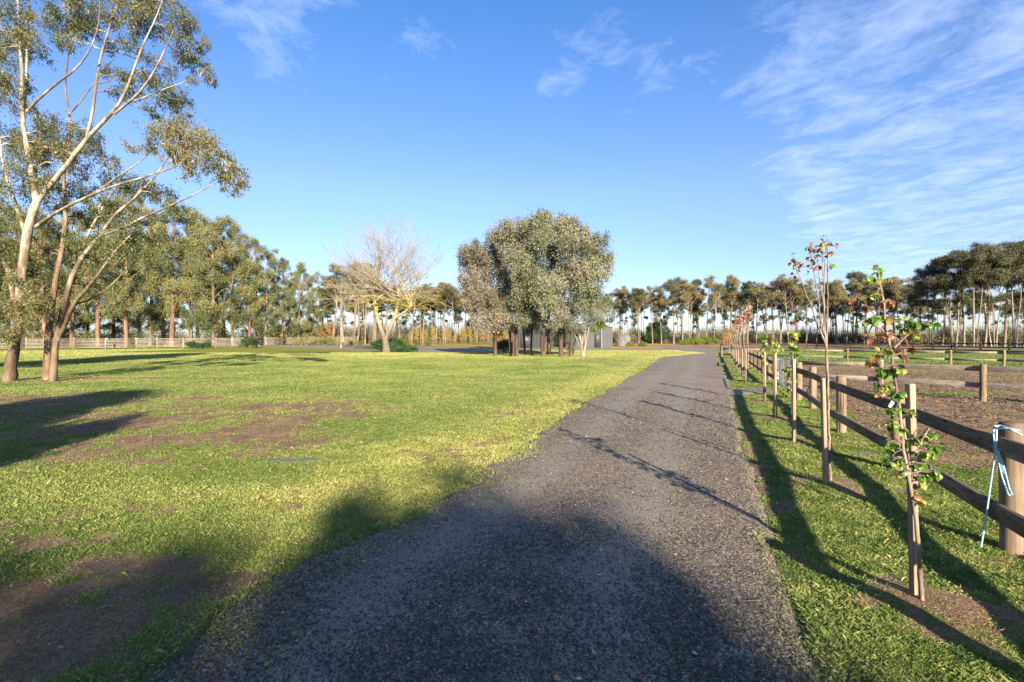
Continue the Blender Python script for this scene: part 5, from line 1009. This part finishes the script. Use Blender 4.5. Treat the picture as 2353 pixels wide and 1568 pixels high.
# ---------------------------------------------------------------- staked saplings along the verge
pm = M('pear_leaf'); v = pm.attr('var'); vc = pm.math('ADD', v, pm.math('MULTIPLY', pm.math('SUBTRACT', pm.noise(60, 3), .5), .12))
c = pm.ramp(vc, [(0, (.035, .10, .012)), (.2, (.08, .18, .02)), (.38, (.19, .28, .03)), (.5, (.36, .32, .07)), (.62, (.32, .17, .055)), (.78, (.29, .085, .05)), (.9, (.17, .045, .035)), (1, (.13, .06, .04))]); pm.col(c); pm.rough(.35); pm.b.inputs['Specular IOR Level'].default_value = .5; pm.translucent(c, .35); F_PEAR = pm.m
W_STAKE = wood('hardwood_stake', (.14, .10, .065), (.29, .22, .15), (.42, .34, .25))
def pear_leaves(name, pts, var, L, rg, parent):
    """curved oval leaves, folded along the midrib, drooping from each point"""
    Vs, Fs, As = [], [], []; n0 = 0; prof = [0, .55, .95, 1, .75, .35, 0]; m = len(prof)
    for p, v_, l_ in zip(pts, var, L):
        d = rg.normal(0, 1, 3); d[2] = d[2]*.35-.25; d /= np.linalg.norm(d); up = np.array([0, 0, 1.])+rg.normal(0, .35, 3); s = np.cross(d, up); s /= np.linalg.norm(s); nn = np.cross(s, d); curl = rg.uniform(.5, 1.9); w = l_*rg.uniform(.27, .36)*(.7 if len(pts) < 75 and l_ < .09 else 1); P = np.asarray(p)+d*.012; a = 0; stp = l_/(m-1)
        for i_ in range(m):
            dd = d*math.cos(a)-nn*math.sin(a); n_ = nn*math.cos(a)+d*math.sin(a); ww = w*prof[i_]
            Vs += [P-s*ww+n_*ww*.35, P, P+s*ww+n_*ww*.35]; P = P+dd*stp; a += curl/(m-1)*1.6
        for i_ in range(m-1):
            b = n0+i_*3; Fs += [[b, b+1, b+4, b+3], [b+1, b+2, b+5, b+4]]
        As += [v_]*(m*3); n0 += m*3
    return link(name, mesh_np(name, np.array(Vs), np.array(Fs), {'var': np.clip(As, 0, 1)}, True, [F_PEAR]), parent)
def sapling(label, base, dep, stems, groups, stakes, seed, ls=.07, twigs=True):
    rg = np.random.default_rng(seed); x0 = gx(base, dep); z0 = float(land_z(np.array([x0]), np.array([dep]))[0]); b0 = Vector((x0, dep, z0)); root = thing('sapling', label, 'sapling', b0, 'staked saplings along the road')
    tb = TB(); br = TB(); pts_all = []
    for k, pts in enumerate(stems):
        P = [np.array(at(p[0], p[1], dep+(p[3] if len(p) > 3 else 0))-b0) for p in pts]; 
        if k == 0: P[0][2] = -.05
        Q, R = resample(P, [p[2] for p in pts], .05 if dep < 9 else .15); Q[1:-1] += rg.normal(0, .0016*min(dep/3, 3), Q[1:-1].shape); (tb if k == 0 else br).tube(Q, R, 8, 0, True, .05, rg); pts_all.append(Q)
    PA = np.vstack(pts_all); C = []; V = []
    for (px, py, rx, ry, n, lo, hi) in groups:
        for q in range(n):
            c_ = np.array(at(px+rg.normal(0, rx*.5), py+rg.normal(0, ry*.5), dep+rg.normal(0, rx/F*dep*.5))-b0); k = int(np.argmin(np.linalg.norm(PA-c_, axis=1))); a_ = PA[k]
            if np.linalg.norm(c_-a_) > .02: br.tube([a_, (a_+c_)/2+np.array([0, 0, .012]), c_], [.0032, .0025, .0016] if dep < 9 else [.007, .005, .004], 4, 0, False)
            for w in range(rg.integers(1, 3) if ls != .072 else 1): C.append(c_); V.append(rg.uniform(lo, hi) if ls != .072 or rg.uniform() > .35 else rg.uniform(.3, .55))
    if br.n: tb.add(np.vstack(br.V), np.vstack(br.F))
    tb.build('trunk', B_SAP, root, True)
    if C: pear_leaves('leaves', C, V, rg.uniform(.75, 1.2, len(C))*ls, rg, root)
    for (a, bt_, tp_, w, dd, lab) in stakes:
        x1 = gx(a[0], dep+dd); y1 = dep+dd; zz_ = float(land_z(np.array([x1]), np.array([y1]))[0]); x2 = gx(a[1], dep+dd); top_ = H+(HY-tp_)/F*(dep+dd); s_ = TB()
        ax = np.array([x2-x1, 0, top_-zz_+.2]); Ln = np.linalg.norm(ax); ax /= Ln; bx = np.cross([0, 1, 0], ax); s_.box((0, 0, Ln/2), (w, w, Ln), np.eye(3), 0, .97)
        o = s_.build('stake', W_STAKE, None, bevel=.003 if dep < 9 else 0, loc=(x1, y1, zz_-.2)); o.name = 'wooden_stake'; o.rotation_euler = (0, math.atan2(ax[0], ax[2]), rg.uniform(-.2, .2)); tag(o, lab, 'stake', 'stakes beside the saplings')
    return root
sapling('nearest sapling by the road with green and red leaves and a crooked stem', 2119, 3.03,
  [[(2119, 1385, .015, -.03), (2112, 1280, .013, -.02), (2106, 1199, .012), (2089, 1113, .012), (2074, 1021, .0105), (2070, 962, .010), (2057, 873, .009), (2045, 799, .008), (2040, 770, .008), (2031, 740, .007), (2031, 690, .006), (2024, 660, .005), (2014, 610, .003)],
   [(2102, 1200, .009, .03), (2094, 1110, .009, .03), (2082, 1020, .008, .02), (2074, 960, .007, .01)],
   [(2048, 808, .006), (2068, 786, .005), (2089, 765, .0045), (2105, 748, .004), (2132, 740, .003)], [(2038, 768, .005), (2010, 742, .004), (1984, 740, .003)], [(2034, 745, .004), (2000, 715, .003), (1975, 685, .002)], [(2104, 1040, .004, -.03), (2122, 1000, .0035, -.05), (2135, 985, .003, -.05)]],
  [(2012, 615, 8, 10, 5, .2, .45), (2000, 640, 10, 12, 5, .2, .5), (2022, 645, 16, 8, 5, .45, .7), (2010, 665, 10, 10, 4, .3, .6), (2000, 680, 8, 6, 2, .15, .35), (2025, 692, 12, 10, 4, .65, .82), (2045, 695, 8, 5, 3, .68, .85), (1975, 688, 12, 5, 3, .6, .8), (1970, 706, 6, 3, 2, .7, .8), (2005, 708, 8, 6, 2, .5, .9),
   (1985, 742, 12, 10, 6, .05, .35), (2010, 735, 14, 10, 6, .05, .35), (2040, 730, 14, 8, 7, .05, .6), (2070, 738, 14, 10, 7, .05, .35), (2080, 755, 14, 10, 7, .15, .72), (2105, 742, 12, 8, 8, .05, .3), (2130, 745, 10, 8, 8, .05, .35), (2090, 765, 8, 8, 4, .3, .7), (2003, 778, 10, 12, 4, .55, .8), (2035, 765, 8, 8, 3, .55, .8), (2055, 765, 10, 8, 3, .85, 1), (2105, 780, 5, 8, 1, .6, .7),
   (2040, 800, 14, 8, 6, .1, .5), (2020, 815, 12, 10, 8, .15, .75), (2008, 832, 8, 8, 4, .55, .9), (2030, 850, 14, 10, 9, .05, .45), (2060, 845, 12, 8, 6, .1, .6), (2072, 812, 6, 10, 3, .85, 1), (2086, 797, 5, 4, 2, .85, 1), (2020, 895, 8, 6, 3, .55, .7), (2035, 890, 14, 10, 8, .08, .5), (2060, 905, 12, 10, 8, .08, .4), (2055, 940, 16, 10, 9, .08, .4), (2090, 945, 10, 10, 7, .08, .35), (2045, 975, 12, 12, 8, .1, .4), (2065, 985, 10, 10, 5, .1, .4),
   (2045, 1020, 12, 12, 9, .12, .42), (2075, 1015, 10, 10, 5, .1, .4), (2110, 1005, 14, 8, 7, .1, .4), (2135, 1000, 12, 8, 8, .12, .42), (2150, 1025, 8, 12, 7, .12, .42), (2120, 1040, 12, 10, 7, .15, .45), (2050, 1055, 14, 12, 9, .12, .42), (2080, 1060, 12, 10, 8, .12, .5), (2120, 1065, 14, 10, 9, .12, .42), (2075, 1090, 14, 10, 8, .15, .75), (2110, 1100, 12, 10, 8, .12, .45), (2145, 1085, 10, 12, 6, .15, .45), (2105, 1130, 8, 8, 4, .35, .65), (2110, 1155, 6, 6, 2, .55, .65)],
  [((2103, 2090), 1385, 882, .042, .05, 'pale square stake behind the nearest crooked sapling')], 601, .054)
sapling('second sapling from the camera, leafless below with reddish leaves at its forked top', 1906, 5.55,
  [[(1908, 1117, .020, 0), (1905, 1036, .016), (1903, 950, .015), (1902, 865, .015), (1899, 808, .015), (1896, 775, .012), (1893, 700, .010), (1894, 640, .008), (1896, 600, .006)],
   [(1897, 790, .013), (1880, 750, .011), (1871, 723, .010), (1860, 695, .009), (1848, 666, .008), (1838, 640, .006), (1830, 615, .005), (1829, 598, .003)], [(1896, 770, .010), (1884, 730, .009), (1880, 683, .007), (1872, 640, .006), (1864, 591, .005), (1861, 558, .003)],
   [(1899, 800, .012), (1901, 740, .010), (1902, 680, .008), (1902, 620, .006), (1901, 560, .004), (1900, 535, .002)], [(1893, 700, .006), (1885, 660, .005), (1880, 620, .004), (1878, 580, .003)], [(1894, 660, .005), (1890, 620, .004), (1888, 575, .003)]],
  [(1900, 540, 3, 3, 1, .7, .8), (1822, 600, 8, 8, 5, .7, 1), (1838, 605, 8, 8, 5, .75, 1), (1826, 625, 6, 8, 4, .6, .9), (1858, 565, 8, 10, 8, .7, 1), (1872, 570, 10, 10, 9, .5, .95), (1888, 560, 10, 8, 7, .6, 1), (1912, 562, 6, 8, 5, .8, 1), (1905, 585, 8, 8, 5, .55, .95), (1868, 590, 8, 8, 6, .55, .85), (1888, 590, 8, 8, 6, .5, .75), (1862, 605, 6, 8, 4, .7, 1), (1914, 608, 5, 6, 3, .8, 1), (1905, 615, 5, 4, 2, .5, .6), (1878, 608, 5, 5, 3, .7, .85), (1882, 635, 4, 5, 2, .7, .8), (1886, 652, 3, 4, 1, .62, .75), (1855, 620, 6, 8, 2, .75, 1)],
  [((1898, 1889), 1113, 869, .042, -.12, 'square stake tied beside the second leafless stemmed sapling')], 602, .072)
def mid_sap(label, lab2, px, dep, top, seed, groups, stake_top, lean=0, ls=.10):
    g_ = [(px+a, b, c, d, e, f, g) for a, b, c, d, e, f, g in groups]
    sapling(label, px, dep, [[(px, HY+H*F/dep, .018, 0), (px-2+lean, 900 if dep < 11 else 850, .015), (px-1+lean*2, (top+HY)/2+20, .010), (px+lean*2, top, .004)]], g_, [((px+3, px+2), 0, stake_top, .045, -.15, lab2)], seed, ls)
mid_sap('third sapling with yellow green curling leaves in front of the metal gate', 'pale stake of the third sapling in front of the gate', 1822, 7.85, 752, 603, [(2, 765, 10, 12, 16, .3, .55), (0, 795, 10, 12, 16, .2, .5), (4, 815, 10, 8, 8, .2, .5), (-6, 850, 10, 10, 10, .25, .5), (-2, 875, 8, 10, 8, .3, .6), (-4, 895, 5, 5, 3, .3, .55), (0, 740, 8, 4, 2, .85, 1)], 826)
mid_sap('fourth sapling, shorter and yellow green, on the road side of the gate post', 'stake of the fourth sapling by the gate post', 1779, 10.3, 770, 604, [(0, 785, 8, 8, 12, .3, .6), (2, 800, 10, 8, 12, .25, .55), (2, 845, 8, 8, 8, .3, .6), (-2, 815, 6, 6, 5, .3, .6), (6, 860, 5, 5, 4, .3, .6)], 812, 0, .11)
mid_sap('fifth sapling, leafy green, left of the fourth and beside the gravel crossing', 'stake of the fifth sapling by the gravel crossing', 1755, 12.9, 762, 605, [(0, 772, 7, 8, 11, .15, .45), (2, 788, 9, 8, 12, .15, .45), (0, 808, 7, 8, 9, .15, .5), (2, 835, 6, 6, 6, .3, .55), (0, 855, 4, 5, 4, .3, .55)], 808, 0, .12)
far = [(1718, 19.2, 688, .6, .82, 'scarlet'), (1709, 22.0, 700, .62, .85, 'crimson'), (1700, 24.6, 715, .6, .8, 'red'), (1694, 27.8, 720, .55, .75, 'orange red'), (1689, 31.5, 735, .55, .8, 'russet'), (1684, 36, 742, .5, .75, 'bronze'), (1677, 43, 750, .35, .6, 'yellowish'), (1671, 51, 758, .3, .6, 'olive'), (1665, 62, 762, .3, .6, 'golden')]
for k, (px, dep, top, lo, hi, cn) in enumerate(far):
    by = HY+H*F/dep; sc_ = 20/dep
    sapling(f'{cn} leaved sapling in the distant part of the staked row, {ORD[k+5]} from the camera', px, dep, [[(px, by, .028, 0), (px+1, (by+top)/2+15, .02), (px, top, .006)], [(px, (by+top)/2+10, .014), (px-5*sc_, top+25*sc_, .01), (px-6*sc_, top+6, .005)], [(px, (by+top)/2, .014), (px+5*sc_, top+25*sc_, .01), (px+6*sc_, top+10, .005)]],
      [(px, top+12*sc_, 7*sc_, 10*sc_, 8, lo, hi), (px+5*sc_, top+28*sc_, 8*sc_, 10*sc_, 9, lo, hi), (px-5*sc_, top+32*sc_, 8*sc_, 10*sc_, 9, lo, hi), (px, top+48*sc_, 9*sc_, 10*sc_, 8, lo, hi)],
      [((px-4*sc_, px-4*sc_), 0, 803 if dep < 40 else 800, .05, -.1, f'stake of the {cn} leaved sapling'), ], 610+k, .13)
# nursery tag on the nearest sapling
nm_ = M('nursery_tag'); nm_.col((.62, .68, .72)); nm_.rough(.4); t = TB(); t.box((0, 0, 0), (.030, .002, .045)); p = at(2048, 930, 2.98); o = t.build('nursery_tag', nm_.m, None, loc=p); o.rotation_euler = (.2, .5, .3); tag(o, 'small white plastic tag tied to the nearest sapling', 'tag')
for o in list(COL.objects):
    pass
